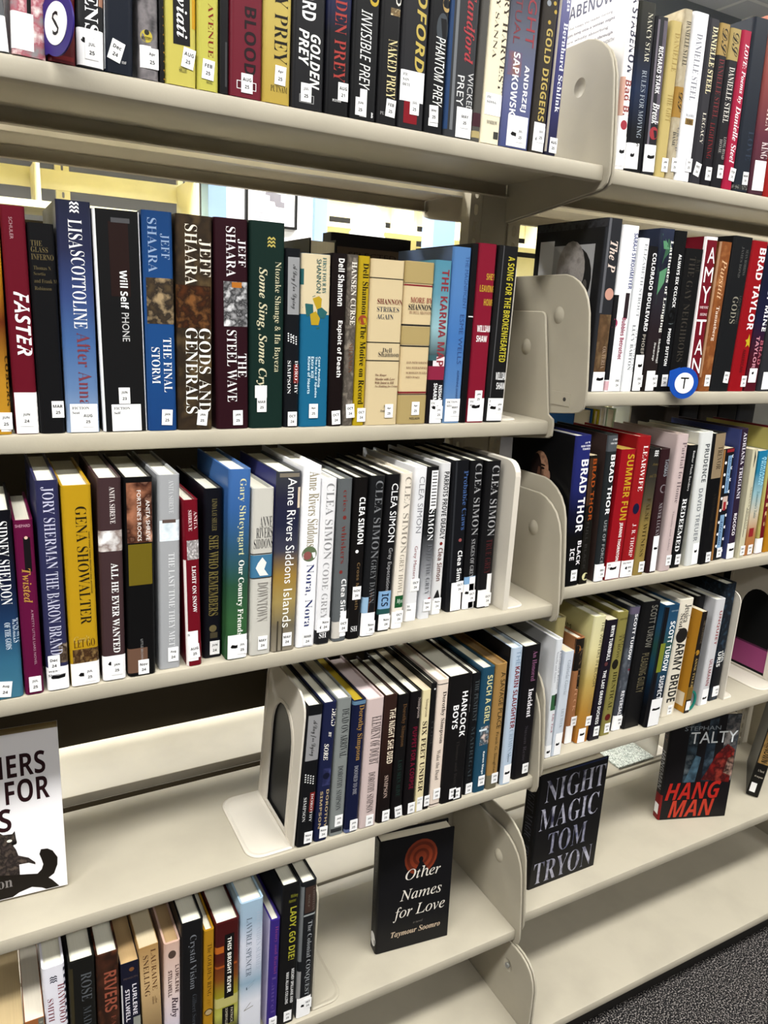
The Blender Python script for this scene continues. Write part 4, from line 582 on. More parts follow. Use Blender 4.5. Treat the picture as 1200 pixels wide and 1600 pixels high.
('R2', 0.2312, 0.0278, 0.2366, 0.006, -0.0249, 0.14, 1, '7c1626', '7c1626', None, None, 'dark red book with tall white letters stacked down the spine', [('R', 'd8d4d4', 0.2398, 0.2315, -0.5, 0.5), ('R', 'dcd6d6', 0.2389, 0.002, -0.5, -0.4), ('H', 'A', 's', 'ece4e4', -0.2, 0.4, 0.2212, 0.1977), ('H', 'M', 's', 'ece4e4', -0.3, 0.4, 0.192, 0.1691), ('H', 'Y', 's', 'ece4e4', -0.3, 0.4, 0.1633, 0.1382), ('H', 'MAYBE THE PAST', 's', 'e0c8c8', -0.3, 0.4, 0.1333, 0.1294), ('H', 'BEGINS', 's', 'e0c8c8', -0.2, 0.35, 0.1226, 0.1187), ('H', 'T', 's', 'ece4e4', -0.4, 0.4, 0.1128, 0.0891), ('H', 'A', 's', 'ece4e4', -0.25, 0.4, 0.0821, 0.0581), ('H', 'N', 's', 'ece4e4', -0.3, 0.4, 0.053, 0.0287)]),
('R2', 0.262, 0.026, 0.2322, 0.006, -0.0026, 0.16, 1, 'art:a56232,8c4f28,b97a48,.02', None, None, None, 'copper-brown book titled PURSUIT', [('V', 'Pursuit', 'e', 'e0b890', 0.206, 0.1458, 0.0, 0.45), ('V', 'Tanneberg', 'R', 'e6d2c0', 0.135, 0.081, -0.0, 0.35), ('R', 'd8a880', 0.2326, 0.0227, -0.5, -0.44), ('D', 'DEC/24', 0.0176, 0.1, 0)]),
('R2', 0.2893, 0.0445, 0.2433, 0.006, 0.005, 0.154, 1, '17181a', '141416', None, None, 'plain black hardback with one faint title word GODS', [('V', 'JAMES BOND', 'r', '5a5a58', 0.2282, 0.1815, 0.0, 0.14), ('V', 'SEAN ROBBINS', 'r', '5a5a58', 0.2244, 0.1854, 0.25, 0.14), ('V', 'LOVE AMONG', 'r', '4a4a46', 0.1538, 0.1096, 0.3, 0.12), ('V', 'GODS', 'r', '8a8678', 0.1518, 0.1096, 0.05, 0.3), ('D', 'DEC/24', 0.023, 0.25, -5)]),
('R2', 0.3347, 0.0374, 0.2402, 0.006, 0.0049, 0.147, 1, 'a3121c', None, None, None, 'bright red book with white block letters and a yellow star', [('V', 'BRAD TAYLOR', 'S', 'f0e8e6', 0.2298, 0.1009, 0.2, 0.42), ('P', 'dcc22c', [(0.05, 0.0844), (0.2, 0.0864), (0.26, 0.0947), (0.33, 0.0864), (0.48, 0.0844), (0.36, 0.0802), (0.4, 0.0729), (0.26, 0.0771), (0.12, 0.0729), (0.16, 0.0802)]), ('V', 'AMERICAN', 'S', '6a1418', 0.0697, 0.0318, 0.1, 0.2), ('D', 'DEC/24', 0.0169, 0.4, 0)]),
('R2', 0.3755, 0.0304, 0.235, 0.006, -0.0053, 0.152, 1, 'grad:5a1220,4a1424,1c1c3c,161a34,161a34', None, None, None, 'maroon and navy book beside the bright red star one', [('V', 'GHOST OF MINE', 'S', 'e4e4ec', 0.22899999999999998, 0.1001, 0.25, 0.36), ('V', 'BRAD', 'S', 'c86a7a', 0.0854, 0.045, 0.3, 0.28), ('V', 'TAYLOR', 'S', 'c88a98', 0.0917, 0.0386, -0.1, 0.28), ('L', '', 0.0386, 0.0149, -0.35, 0.3, 1)]),
('R2', 0.4098, 0.0424, 0.235, 0.006, -0.0184, 0.16, 1, '2a2a2e', None, None, None, 'dark grey book at the frame edge of the second shelf', [('L', '', 0.0325, 0.0029, -0.3, 0.5, 0), ('V', 'STORM', 'S', 'c8c8cc', 0.22899999999999998, 0.0887, 0.1, 0.4)]),
('L3', -0.794, 0.0353, 0.2119, 0.002, 0.006, 0.134, 1, 'grad:4a86a0,3a7494,20406a,141c3a,10121c,0c0c12', None, None, None, 'black-to-teal book at the row end with white serif lettering', [('V', 'SIDNEY SHELDON', 'r', 'e6e6ea', 0.2006, 0.1089, 0.22, 0.3), ('V', 'WINDMILLS', 'r', 'c8d4e0', 0.0923, 0.0645, 0.4, 0.16), ('V', 'OF THE GODS', 'r', 'c8d4e0', 0.0883, 0.0575, 0.18, 0.16), ('D', 'Aug/24', 0.0095, 0.0, -8)]),
('L3', -0.7571, 0.019, 0.2001, 0.002, 0.0023, 0.131, 1, '6a1040', None, None, None, 'magenta paperback titled TWISTED in gold', [('H', 'SHEPARD', 's', 'c89aac', -0.4, 0.35, 0.1957, 0.1926), ('R', '141014', 0.1813, 0.143, -0.05, 0.3), ('C', 'd8b8a4', 0.1809, 0.1, 0.09, 0.09), ('V', 'Twisted', 'E', 'cf9a4a', 0.1469, 0.1078, 0.0, 0.45), ('V', 'A PRETTY LITTLE LIARS NOVEL', 's', 'b08a9a', 0.0998, 0.0349, 0.15, 0.12), ('D', 'JUL/25', 0.0119, 0.05, 0)]),
('L3', -0.7343, 0.0227, 0.2412, 0.002, 0.0034, 0.159, 1, '32335a', '34365f', None, None, 'purple-blue book titled THE BARON BRAND', [('V', 'JORY SHERMAN', 'r', 'b4b4c8', 0.2345, 0.1439, 0.0, 0.55), ('V', 'THE BARON BRAND', 'r', 'b4b4c8', 0.14, 0.0428, 0.0, 0.55), ('R', 'art:7a6a5a,3a2a20,a8988a,.01', 0.0552, 0.0323, 0.1, 0.5), ('L', 'WES/Sherman', 0.0281, -0.0038, -0.5, 0.48, 1), ('D', 'Dec/24', 0.0333, -0.15, 0)]),
('L3', -0.7095, 0.0304, 0.2342, 0.002, 0.0022, 0.16, 1, 'd0a41c', None, None, None, 'golden yellow book with narrow brown serif lettering', [('V', 'GENA SHOWALTER', 'r', '2a2210', 0.2108, 0.0744, 0.12, 0.38), ('V', 'NEW YORK TIMES BESTSELLING AUTHOR', 'S', '5a4a14', 0.1819, 0.1103, 0.36, 0.05), ('H', "Can't", 'e', 'e0c468', -0.35, 0.2, 0.0608, 0.0534), ('H', 'LET GO', 'r', '5a3010', -0.35, 0.38, 0.0566, 0.0471), ('R', 'art:8a6a3c,3a2014,c8a468,.01', 0.045, 0.0269, -0.4, 0.5), ('L', '', 0.028, -0.0043, -0.48, 0.5, 1), ('D', 'JUL/25', 0.013, 0.15, 0)]),
('L3', -0.6754, 0.0253, 0.2402, 0.002, 0.0126, 0.153, 1, '3e2c2e', None, None, None, 'brown book titled ALL HE EVER WANTED', [('V', 'ANITA SHREVE', 'r', 'dcd6d4', 0.2305, 0.1887, 0.1, 0.22), ('R', 'art:d8d4d0,8a7a74,f0ecec,.02', 0.1808, 0.1568, -0.5, 0.48), ('V', 'ALL HE EVER WANTED', 'R', 'e6e2e0', 0.1427, 0.034, 0.12, 0.3), ('L', '', 0.0307, -0.0042, -0.5, 0.48, 1), ('D', 'JAN/25', 0.0155, 0.1, 0)]),
('L3', -0.6474, 0.0315, 0.2394, 0.002, 0.0114, 0.147, 1, '0b0b0c', None, None, None, "black book with a blank olive panel titled FORTUNE'S ROCKS", [('R', 'art:c08060,3c1c14,d8a488,.03', 0.2334, 0.1637, -0.42, 0.45), ('V', 'ANITA SHREVE', 's', 'e0dcd8', 0.2128, 0.1657, 0.3, 0.14), ('V', "FORTUNE'S ROCKS", 's', 'e0dcd8', 0.2246, 0.1657, 0.0, 0.14), ('R', '7a6a1c', 0.1621, 0.1131, -0.4, 0.42), ('V', 'LITTLE BROWN', 's', '9a9a9a', 0.0459, 0.0196, 0.0, 0.08), ('R', '7a5a48', 0.035, 0.004, -0.5, 0.2), ('D', 'Nov/24', 0.0096, 0.05, 0)]),
('L3', -0.6111, 0.0254, 0.2391, 0.0066, 0.0152, 0.153, 1, '9fa1a4', None, None, None, 'silver-grey book titled THE LAST TIME THEY MET', [('V', 'ANITA SHREVE', 'r', 'c0c2c4', 0.2330623663285185, 0.194, 0.1, 0.22), ('R', 'art:a8bcc8,d4dce0,8aa0b4,.03', 0.1858, 0.161, -0.42, 0.5), ('R', '5a4a44', 0.1868, 0.1827, -0.3, 0.3), ('V', 'THE LAST TIME THEY MET', 'r', 'd0d2d4', 0.1464, 0.0293, 0.1, 0.28), ('D', 'Aug/24', 0.0181, 0.15, 0)]),
('L3', -0.5781, 0.0182, 0.2088, 0.0034, -0.0126, 0.133, 1, '7a0f20', None, None, None, 'small dark red book titled LIGHT ON SNOW', [('V', 'ANITA', 'r', 'e0d0d0', 0.1951, 0.1738, 0.3, 0.22), ('V', 'SHREVE', 'r', 'e0d0d0', 0.197, 0.1719, -0.05, 0.22), ('R', 'art:c8c4c4,7a7676,e0dcdc,.006', 0.1602, 0.1365, -0.3, 0.5), ('V', 'LIGHT ON SNOW', 'R', 'e6dcdc', 0.1285, 0.0696, 0.1, 0.26), ('L', 'S', 0.0456, 0.0064, -0.45, 0.25, 0), ('D', 'AUG/25', 0.0192, 0.0, 4), ('R', 'd8d0cc', 0.1365, -0.0, -0.5, -0.38)]),
('L3', -0.5549, 0.0233, 0.2175, 0.0166, 0.013, 0.141, 1, '0e0f16', None, None, None, 'black book titled SHE WHO REMEMBERS in dull gold', [('V', 'LINDA LAY SHULER', 'r', '8f8354', 0.205, 0.1654, 0.05, 0.26), ('V', 'SHE WHO REMEMBERS', 'R', '8a7c46', 0.1594, 0.0561, 0.02, 0.5), ('C', '6a6040', 0.039, 0.0, 0.2, 0.2), ('R', '4a4432', 0.0336, 0.0261, -0.15, 0.25), ('D', 'JUN/24', 0.0131, 0.1, 0)]),
('L3', -0.5307, 0.0275, 0.2422, 0.002, 0.0186, 0.141, 1, 'grad:2c5a34,3a6a3e,2f5a40,345f7c,3c6cae,4a7ac0', None, None, None, 'blue-to-green book titled OUR COUNTRY FRIENDS', [('V', 'Gary Shteyngart', 'r', 'd4d4a4', 0.2309, 0.1357, 0.1, 0.36), ('V', 'Our Country Friends', 'R', 'e4e4d8', 0.1296, 0.031, 0.1, 0.32), ('L', '', 0.0321, -0.0015, -0.42, 0.5, 1), ('D', 'JUL/25', 0.0148, 0.25, 0)]),
('L3', -0.5, 0.0278, 0.2173, 0.002, 0.013, 0.147, 1, 'b3b1a9', None, None, None, 'light grey book titled DOWNTOWN with a blue picture band', [('H', 'ANNE', 'r', '2c2c30', -0.15, 0.42, 0.1824, 0.1683), ('H', 'RIVERS', 'r', '2c2c30', -0.3, 0.45, 0.1683, 0.155), ('H', 'SIDDONS', 'r', '2c2c30', -0.4, 0.48, 0.154, 0.1417), ('R', '4b86ae', 0.1334, 0.1042, -0.5, 0.48), ('P', 'd0d4d0', [(-0.2, 0.123), (0, 0.1303), (0.2, 0.123), (0.1, 0.1147), (0.3, 0.1063), (-0.1, 0.1063), (-0.3, 0.1168)]), ('R', '2c2c2c', 0.1355, 0.1342, -0.5, 0.5), ('R', '2c2c2c', 0.1042, 0.103, -0.5, 0.5), ('V', 'DOWNTOWN', 'r', '8a8680', 0.0979, 0.0455, 0.05, 0.5), ('D', 'MAY/24', 0.016, 0.1, 0)]),
('L3', -0.4712, 0.032, 0.2359, 0.002, 0.0213, 0.146, 1, 'grad:8a8272,6a6250,b8a060,b08c40,3c3c4a,262a44,242438,3a3c40', '3c3e7c', None, None, 'seascape pictorial book titled ISLANDS', [('R', '7a7264', 0.2342, 0.2293, -0.4, 0.4), ('R', 'd8c8b0', 0.2162, 0.1899, 0.36, 0.5), ('V', 'Anne Rivers Siddons', 's', 'e6e4e0', 0.2283, 0.0917, 0.12, 0.36), ('V', 'Islands', 's', 'e6e2da', 0.0842, 0.0318, 0.1, 0.36), ('R', '3c362c', 0.0417, -0.0005, -0.3, -0.24), ('R', '3c362c', 0.0417, -0.0005, -0.1, -0.04), ('D', 'MAY/24', 0.0152, 0.15, 0)]),
('L3', -0.437, 0.0255, 0.2413, 0.002, 0.02, 0.153, 1, 'dcdcde', None, None, None, 'white book titled NORA, NORA in blue', [('V', 'Anne Rivers Siddons', 'R', '9a927c', 0.2346, 0.1372, 0.1, 0.55), ('C', '5c6c50', 0.1276, 0.0, 0.4, 0.4), ('C', 'a0605c', 0.1255, -0.1, 0.22, 0.22), ('V', 'Nora, Nora', 'r', '34407e', 0.1137, 0.028, 0.05, 0.45), ('D', 'MAR/24', 0.011, 0.1, 0)]),
('L3', -0.4103, 0.0206, 0.2239, 0.002, 0.0188, 0.16, 1, 'd0d0d2', None, None, None, 'white book titled CODE GREY', [('V', 'CLEA SIMON', 'r', '8a8a8c', 0.2181, 0.1178, 0.05, 0.52), ('V', 'CODE GREY', 'r', '9a9a9c', 0.1133, 0.0347, 0.0, 0.42), ('R', '1c1c1e', 0.0197, -0.003, -0.5, 0.5), ('L', '', 0.0347, 0.0168, -0.4, 0.4, 1), ('H', 'SH', 'R', 'd8d8d8', -0.25, 0.25, 0.0159, 0.0084), ('D', 'Nov/24', 0.0272, 0.15, 0)]),
('L3', -0.3851, 0.0201, 0.2229, 0.002, 0.0062, 0.149, 1, '5a5e60', None, None, None, 'mid-grey book with faint red title and white author name', [('V', 'cries', 'r', '8a3430', 0.2082, 0.1803, 0.0, 0.3), ('C', '8a3430', 0.1719, 0.0, 0.13, 0.13), ('V', 'whiskers', 'r', '8a3430', 0.1609, 0.1097, 0.0, 0.35), ('C', '8a3430', 0.0979, -0.1, 0.12, 0.12), ('V', 'Clea Simon', 'S', 'dcdcdc', 0.0878, 0.0214, 0.15, 0.36), ('R', 'b8b4ac', 0.028, 0.0042, -0.5, 0.0), ('L', '', 0.0422, 0.0061, 0.0, 0.5, 0), ('D', 'OCT/24', 0.0214, 0.25, 0)]),
('L3', -0.3636, 0.0193, 0.2232, 0.002, 0.0147, 0.137, 1, '100e0e', None, None, None, 'black book titled CROSS MY PATH in brown', [('P', '6a5a48', [(-0.2, 0.2215), (0.5, 0.2223), (0.4, 0.2032)]), ('V', 'CLEA SIMON', 'S', 'ececec', 0.197, 0.1337, 0.1, 0.44), ('C', 'e9e9ea', 0.1237, -0.1, 0.12, 0.12), ('V', 'Cross My Path', 'S', '7c6444', 0.1081, 0.0418, 0.05, 0.3), ('H', 'SH', 'R', 'c8c8c8', -0.25, 0.25, 0.0179, 0.0102), ('D', 'NOV/24', 0.0654, 0.05, 0)]),
('L3', -0.3434, 0.0213, 0.224, 0.002, 0.026, 0.143, 1, '17181a', None, None, None, 'black book with faint grey lettering and an orange sticker', [('V', 'CLEA SIMON', 'r', '77797c', 0.2175, 0.1111, 0.1, 0.5), ('V', 'GREY DAWN', 'r', '6a6c6e', 0.1092, 0.0472, 0.1, 0.38), ('R', '8fb0cc', 0.0567, 0.0338, -0.5, -0.1), ('P', 'c8641c', [(-0.2, 0.0223), (0.1, 0.0634), (0.5, 0.0653), (0.45, 0.0242)]), ('L', '', 0.0338, -0.0001, -0.48, 0.48, 0), ('D', 'Nov/24', 0.0126, 0.2, 0)]),
('L3', -0.3168, 0.0215, 0.2232, 0.0078, 0.0264, 0.16, 1, '121214', None, None, None, 'black book with white letters and light blue sticker', [('V', 'CLEA SIMON', 's', 'dedede', 0.211, 0.1297, 0.1, 0.45), ('V', 'Grey Expectations', 's', 'a8a8aa', 0.1213, 0.0586, 0.1, 0.35), ('R', '7fa6cc', 0.0596, 0.0334, -0.45, 0.45), ('R', '2a5a58', 0.0334, 0.0256, -0.48, 0.45), ('V', 'ICS', 'S', '20304a', 0.0557, 0.0373, 0.0, 0.5), ('L', '', 0.0256, 0.002, -0.35, 0.45, 0), ('D', 'Nov/24', 0.0138, 0.2, 0)]),
('L3', -0.2924, 0.0179, 0.2238, 0.0086, 0.0179, 0.137, 1, 'd2cabd', None, None, None, 'cream book with a dark green sticker near its foot', [('V', 'CLEA SIMON', 'r', '8c857a', 0.2186, 0.1112, 0.1, 0.5), ('V', 'GREY HOWL', 'r', '9a9284', 0.1093, 0.0514, 0.05, 0.4), ('R', '1f6034', 0.0495, 0.0318, -0.3, 0.5), ('H', 'Myst', 'e', 'd0e0d0', -0.15, 0.4, 0.0446, 0.0367), ('L', '', 0.0259, 0.001, -0.45, 0.48, 0), ('D', 'OCT/24', 0.0179, 0.15, 0)]),
('L3', -0.2616, 0.0204, 0.2267, 0.0247, 0.0153, 0.16, 1, 'cfd0d3', None, None, None, 'silver-white book titled GREY MATTERS', [('V', 'CLEA SIMON', 's', '8a8a90', 0.2138, 0.1328, 0.1, 0.42), ('V', 'Grey Matters', 's', '9a6468', 0.1137, 0.0646, 0.0, 0.32), ('L', '', 0.0646, 0.0449, -0.2, 0.5, 0), ('L', 'M/Sim', 0.0278, 0.0019, -0.4, 0.4, 0), ('D', 'OCT/24', 0.0552, 0.2, 0)]),
('L3', -0.2365, 0.0183, 0.2266, 0.025, 0.0007, 0.144, 1, 'grad:c0c2c6,b4b6ba,9a9ca0,606266,17181a,101012,101012,101012', None, None, None, 'black-to-silver book with a barcode across its upper spine', [('R', 'e9e9ea', 0.2214, 0.1661, -0.2, 0.4), ('R', '2a2a2a', 0.2187, 0.2173, -0.12, 0.3), ('R', '2a2a2a', 0.2141, 0.2127, -0.12, 0.3), ('R', '2a2a2a', 0.2096, 0.2081, -0.12, 0.3), ('R', '2a2a2a', 0.205, 0.2035, -0.12, 0.3), ('R', '2a2a2a', 0.2003, 0.1989, -0.12, 0.3), ('R', '2a2a2a', 0.1957, 0.1943, -0.12, 0.3), ('R', '2a2a2a', 0.1911, 0.1897, -0.12, 0.3), ('R', '2a2a2a', 0.1864, 0.185, -0.12, 0.3), ('R', '2a2a2a', 0.1818, 0.1804, -0.12, 0.3), ('R', '2a2a2a', 0.1771, 0.1757, -0.12, 0.3), ('R', '2a2a2a', 0.1725, 0.171, -0.12, 0.3), ('V', 'SIMON', 'r', 'e0e0e2', 0.1661, 0.1196, 0.0, 0.5), ('V', 'INTO THE GREY', 'r', '6a6c72', 0.114, 0.0377, 0.05, 0.36), ('R', 'b8404a', 0.0325, 0.0272, 0.2, 0.45), ('D', 'Nov/24', 0.0214, 0.15, 0)]),
('L3', -0.2124, 0.0183, 0.2287, 0.0332, 0.004, 0.156, 1, 'c3c3c4', None, None, None, 'silver book titled PARROTS PROVE DEADLY', [('V', 'PARROTS PROVE DEADLY', 'S', '26262a', 0.2166, 0.1167, 0.1, 0.45), ('C', '8c2420', 0.1101, 0.05, 0.14, 0.14), ('V', 'Clea Simon', 'S', '6a4a44', 0.1035, 0.0528, 0.05, 0.45), ('P', '1c1c1c', [(-0.3, 0.0262), (0.3, 0.0262), (0.1, 0.0383), (-0.0, 0.0383)]), ('L', '', 0.0227, 0.001, -0.35, 0.4, 0), ('D', 'Nov/24', 0.0168, 0.1, 0)]),
('L3', -0.1838, 0.0267, 0.2315, 0.0333, -0.0216, 0.139, 1, '111216', None, None, None, 'black book titled PROBABLE CLAWS in blue', [('R', '2a2c30', 0.2305, 0.0478, -0.4, -0.3), ('V', 'Probable Claws', 'R', '47659c', 0.216, 0.127, 0.3, 0.3), ('C', 'a85a5a', 0.1118, 0.15, 0.1, 0.1), ('V', 'Clea Simon', 'S', 'e4e4e4', 0.0955, 0.0339, 0.2, 0.3), ('L', '', 0.0458, 0.001, -0.25, 0.48, 0), ('R', '1c1c1c', 0.027, 0.01, 0.1, 0.3), ('D', 'OCT/24', 0.0379, 0.3, 0)]),
('L3', -0.155, 0.0226, 0.2302, 0.0331, -0.0216, 0.16, 1, '121214', None, None, None, 'black book titled STAGES OF GREY', [('V', 'CLEA SIMON', 'r', '98989a', 0.2256, 0.1169, 0.1, 0.5), ('V', 'STAGES OF GREY', 'r', 'a8a8aa', 0.1111, 0.0504, 0.05, 0.3), ('R', '7fa6cc', 0.0523, 0.0404, -0.45, 0.45), ('L', '', 0.0514, 0.0011, -0.05, 0.42, 0), ('L', '', 0.0404, 0.0001, -0.48, 0.4, 1), ('D', 'OCT/24', 0.0204, 0.2, 0)]),
('L3', -0.1315, 0.0255, 0.2288, 0.0291, -0.0083, 0.16, 1, '121214', None, None, None, 'black book beside the white bookend with a dull red title', [('V', 'CLEA SIMON', 'r', 'a4a4a6', 0.2223, 0.1145, 0.1, 0.5), ('V', 'TRUE GREY', 'r', '5a2428', 0.1096, 0.0545, 0.05, 0.42), ('R', 'e6e6e6', 0.0294, 0.002, -0.45, 0.45), ('L', '', 0.0545, 0.001, 0.1, 0.5, 0), ('D', 'OCT/24', 0.0142, 0.25, 0)]),
('L4', -0.4292, 0.0233, 0.2195, 0.002, 0.0526, 0.16, 1, '0f1013', None, None, None, 'slim black book with grey panel next to the oval-holed bookend', [('R', '8c8c8e', 0.2054, 0.1362, -0.4, 0.42), ('V', 'A Day for Dying', 'w', '1a1a1a', 0.1977, 0.1431, 0.0, 0.4), ('V', 'SIMPSON', 'r', 'c4c4c4', 0.0791, 0.0402, -0.2, 0.2), ('R', '8f2c28', 0.0852, 0.0546, 0.1, 0.42), ('V', 'DOROTHY', 'r', 'c4c4c4', 0.0831, 0.0381, 0.25, 0.16), ('D', 'Nov/24', 0.0132, 0.2, 0), ('C', 'd8d8d8', 0.1153, -0.3, 0.045, 0.045), ('C', 'd8d8d8', 0.1137, -0.13, 0.045, 0.045), ('C', 'd8d8d8', 0.1121, 0.04, 0.045, 0.045), ('C', 'd8d8d8', 0.1105, 0.21, 0.045, 0.045), ('C', 'd8d8d8', 0.1117, -0.3, 0.045, 0.045), ('C', 'd8d8d8', 0.1101, -0.13, 0.045, 0.045), ('C', 'd8d8d8', 0.1085, 0.04, 0.045, 0.045), ('C', 'd8d8d8', 0.1069, 0.21, 0.045, 0.045), ('C', 'd8d8d8', 0.1081, -0.3, 0.045, 0.045), ('C', 'd8d8d8', 0.1065, -0.13, 0.045, 0.045), ('C', 'd8d8d8', 0.1049, 0.04, 0.045, 0.045), ('C', 'd8d8d8', 0.1033, 0.21, 0.045, 0.045), ('C', 'd8d8d8', 0.1045, -0.3, 0.045, 0.045), ('C', 'd8d8d8', 0.1029, -0.13, 0.045, 0.045), ('C', 'd8d8d8', 0.1013, 0.04, 0.045, 0.045), ('C', 'd8d8d8', 0.0997, 0.21, 0.045, 0.045)]),
('L4', -0.402, 0.0203, 0.2186, 0.0029, 0.0392, 0.142, 1, '1c2247', None, None, None, 'navy book with hand-lettered white title letters', [('V', 'DEAD', 'E', 'e0dcd2', 0.2095, 0.1821, 0.3, 0.34), ('V', 'BY', 'E', 'e0dcd2', 0.1742, 0.1654, 0.1, 0.2), ('V', 'SORE', 'E', 'e0dcd2', 0.1564, 0.1304, -0.1, 0.34), ('R', 'art:4a5088,2a2e58,20244a,.012', 0.1173, 0.0898, -0.2, 0.4), ('C', '12162e', 0.1052, 0.05, 0.25, 0.25), ('V', 'DOROTHY', 'S', 'b09c78', 0.0827, 0.0212, 0.25, 0.2), ('V', 'SIMPSON', 'S', 'b09c78', 0.0816, 0.0212, -0.2, 0.2), ('D', 'Nov/24', 0.0138, 0.15, 0)]),
('L4', -0.3778, 0.0227, 0.2197, 0.0046, 0.0252, 0.148, 1, '7d8280', None, None, None, 'grey book titled DEAD ON ARRIVAL in black', [('V', 'DEAD ON ARRIVAL', 'r', '1f2124', 0.2036, 0.1273, 0.1, 0.48), ('V', 'DOROTHY SIMPSON', 'r', '24262a', 0.114, 0.042, 0.0, 0.36), ('R', '2c2e30', 0.0121, 0.0056, -0.4, 0.35), ('D', 'JAN/25', 0.0239, 0.1, 0)]),
('L4', -0.3542, 0.0212, 0.2129, 0.002, 0.0251, 0.158, 1, '131a3c', None, 'd2b430', None, 'navy book with gold author name and yellow endpapers', [('R', '5a7a94', 0.2134, 0.2068, -0.5, 0.5), ('V', 'Dorothy Simpson', 'R', 'b48c4c', 0.2058, 0.1178, 0.1, 0.46), ('V', 'DOOMED TO DIE', 'r', 'a4a4ac', 0.1095, 0.0624, 0.05, 0.3), ('R', '5a6488', 0.0056, -0.001, -0.5, 0.0), ('D', 'JAN/25', 0.011, 0.15, 0)]),
('L4', -0.3308, 0.0279, 0.2103, 0.002, 0.0191, 0.146, 1, 'b7a6a3', None, 'd8c8c8', None, 'pinkish-grey book titled ELEMENT OF DOUBT', [('V', 'ELEMENT OF DOUBT', 'r', '24201f', 0.1821, 0.1047, 0.1, 0.55), ('V', 'DOROTHY SIMPSON', 'r', '2a2624', 0.092, 0.0244, 0.05, 0.4), ('D', 'JAN/25', 0.0037, 0.1, 0)]),
('L4', -0.3005, 0.0214, 0.2102, 0.002, 0.0118, 0.134, 1, 'grad:100a0a,140c0b,2c1812,35201a,35201a', None, None, None, 'brown book titled THE NIGHT SHE DIED in cream', [('V', 'THE NIGHT SHE DIED', 'S', 'e6d8c0', 0.1885, 0.0987, 0.15, 0.46), ('V', 'SIMPSON', 'r', 'c0a89c', 0.0795, 0.0415, 0.0, 0.3), ('D', 'JAN/25', 0.0007, 0.15, 0)]),
('L4', -0.2775, 0.0194, 0.2066, 0.002, 0.0082, 0.133, 1, '0d0c0d', None, None, None, 'black book with dim brown and green lettering', [('V', 'Dorothy Simpson', 'R', '6a4c30', 0.192, 0.1219, 0.05, 0.4), ('V', 'LAST SEEN ALIVE', 'r', '244038', 0.0994, 0.0384, 0.0, 0.35), ('D', 'Nov/24', 0.0028, 0.15, 6)]),
('L4', -0.2561, 0.02, 0.2068, 0.002, 0.0029, 0.151, 1, '0e0b0d', None, None, None, 'black book titled PUPPET FOR A CORPSE in dark red', [('V', 'Simpson', 'r', 'a89a94', 0.1969, 0.1634, 0.25, 0.35), ('V', 'PUPPET FOR A CORPSE', 'S', '7a1230', 0.1497, 0.0444, 0.05, 0.38), ('D', 'JAN/25', 0.0006, 0.2, 0)]),
('L4', -0.2348, 0.0135, 0.2064, 0.002, 0.0006, 0.151, 0, 'dccfa4', None, None, None, 'narrow cream book titled SIX FEET UNDER', [('V', 'Simpson', 'r', '5a3a2c', 0.1916, 0.162, 0.05, 0.4), ('V', 'SIX FEET UNDER', 'R', '2c1a16', 0.1548, 0.0349, 0.0, 0.6), ('L', 'JAN/25', 0.0251, -0.0124, -0.3, 0.45, 0)]),
('L4', -0.2204, 0.0103, 0.214, 0.0025, 0.0006, 0.152, 1, '101011', None, None, None, 'very thin black book right of the cream SIX FEET UNDER', [('C', 'c0c0c0', 0.2049, 0.1, 0.15, 0.15), ('V', 'CLOSE', 'r', '3a3a3a', 0.1515, 0.1096, 0.1, 0.4), ('D', 'JAN/25', 0.0144, 0.1, 0)]),
('L4', -0.2093, 0.0201, 0.2177, 0.002, 0.0005, 0.153, 1, 'cdbfb2', None, None, None, 'cream-pink book with dark lettering and two thin rules', [('R', '2c2c2c', 0.211, 0.2096, -0.5, 0.5), ('V', 'Dorothy Simpson', 'R', '2c2620', 0.1977, 0.1101, 0.1, 0.4), ('V', 'Wake the Dead', 'r', '3c3430', 0.0994, 0.0475, 0.0, 0.32), ('R', '4a423c', 0.0055, 0.0037, -0.5, 0.5), ('D', 'JAN/25', 0.0222, 0.1, 0)]),
('L4', -0.1883, 0.0423, 0.2181, 0.002, 0.0005, 0.16, 1, '0e0d0e', None, None, None, 'thick black book with bold white two-line title', [('V', 'HANCOCK', 'S', 'f0eeee', 0.19, 0.1128, 0.2, 0.24), ('V', 'BOYS', 'S', 'f0eeee', 0.1691, 0.1289, -0.15, 0.24), ('V', 'Thomas and Betty', 'r', '2f2c2a', 0.1064, 0.0274, 0.05, 0.16), ('D', 'JAN/25', 0.0117, 0.2, 0), ('D', 'SET/24', 0.014, 0.0, 0)]),
('L4', -0.1431, 0.0177, 0.2127, 0.0065, -0.0085, 0.146, 1, '0f1012', None, None, None, 'black book with faint blue-grey lettering and white edge', [('R', 'c8c8c8', 0.2117, 0.1481, -0.5, -0.44), ('V', 'THE PENITENT', 'r', '4a5256', 0.2012, 0.1308, 0.1, 0.42), ('V', 'MADRIGAL', 'r', '343c40', 0.1221, 0.0266, 0.05, 0.36), ('D', 'JUN/24', 0.0084, 0.1, 0)]),
('L4', -0.1246, 0.0237, 0.2196, 0.0043, -0.0085, 0.142, 1, '22506a', None, 'ded8c0', None, 'teal-blue book titled SUCH A GIRL', [('V', 'SUCH A GIRL', 'S', 'd4cc94', 0.2064, 0.1237, 0.1, 0.42), ('R', 'art:8a9aa4,2a3c48,c0b0a8,.008', 0.1182, 0.0851, -0.3, 0.5), ('R', 'c8d4da', 0.1138, 0.1105, -0.4, 0.2), ('V', 'Karen Siege', 'S', 'dce4e8', 0.0728, 0.0311, 0.1, 0.2), ('D', 'NOV/24', 0.0197, 0.1, 0)]),
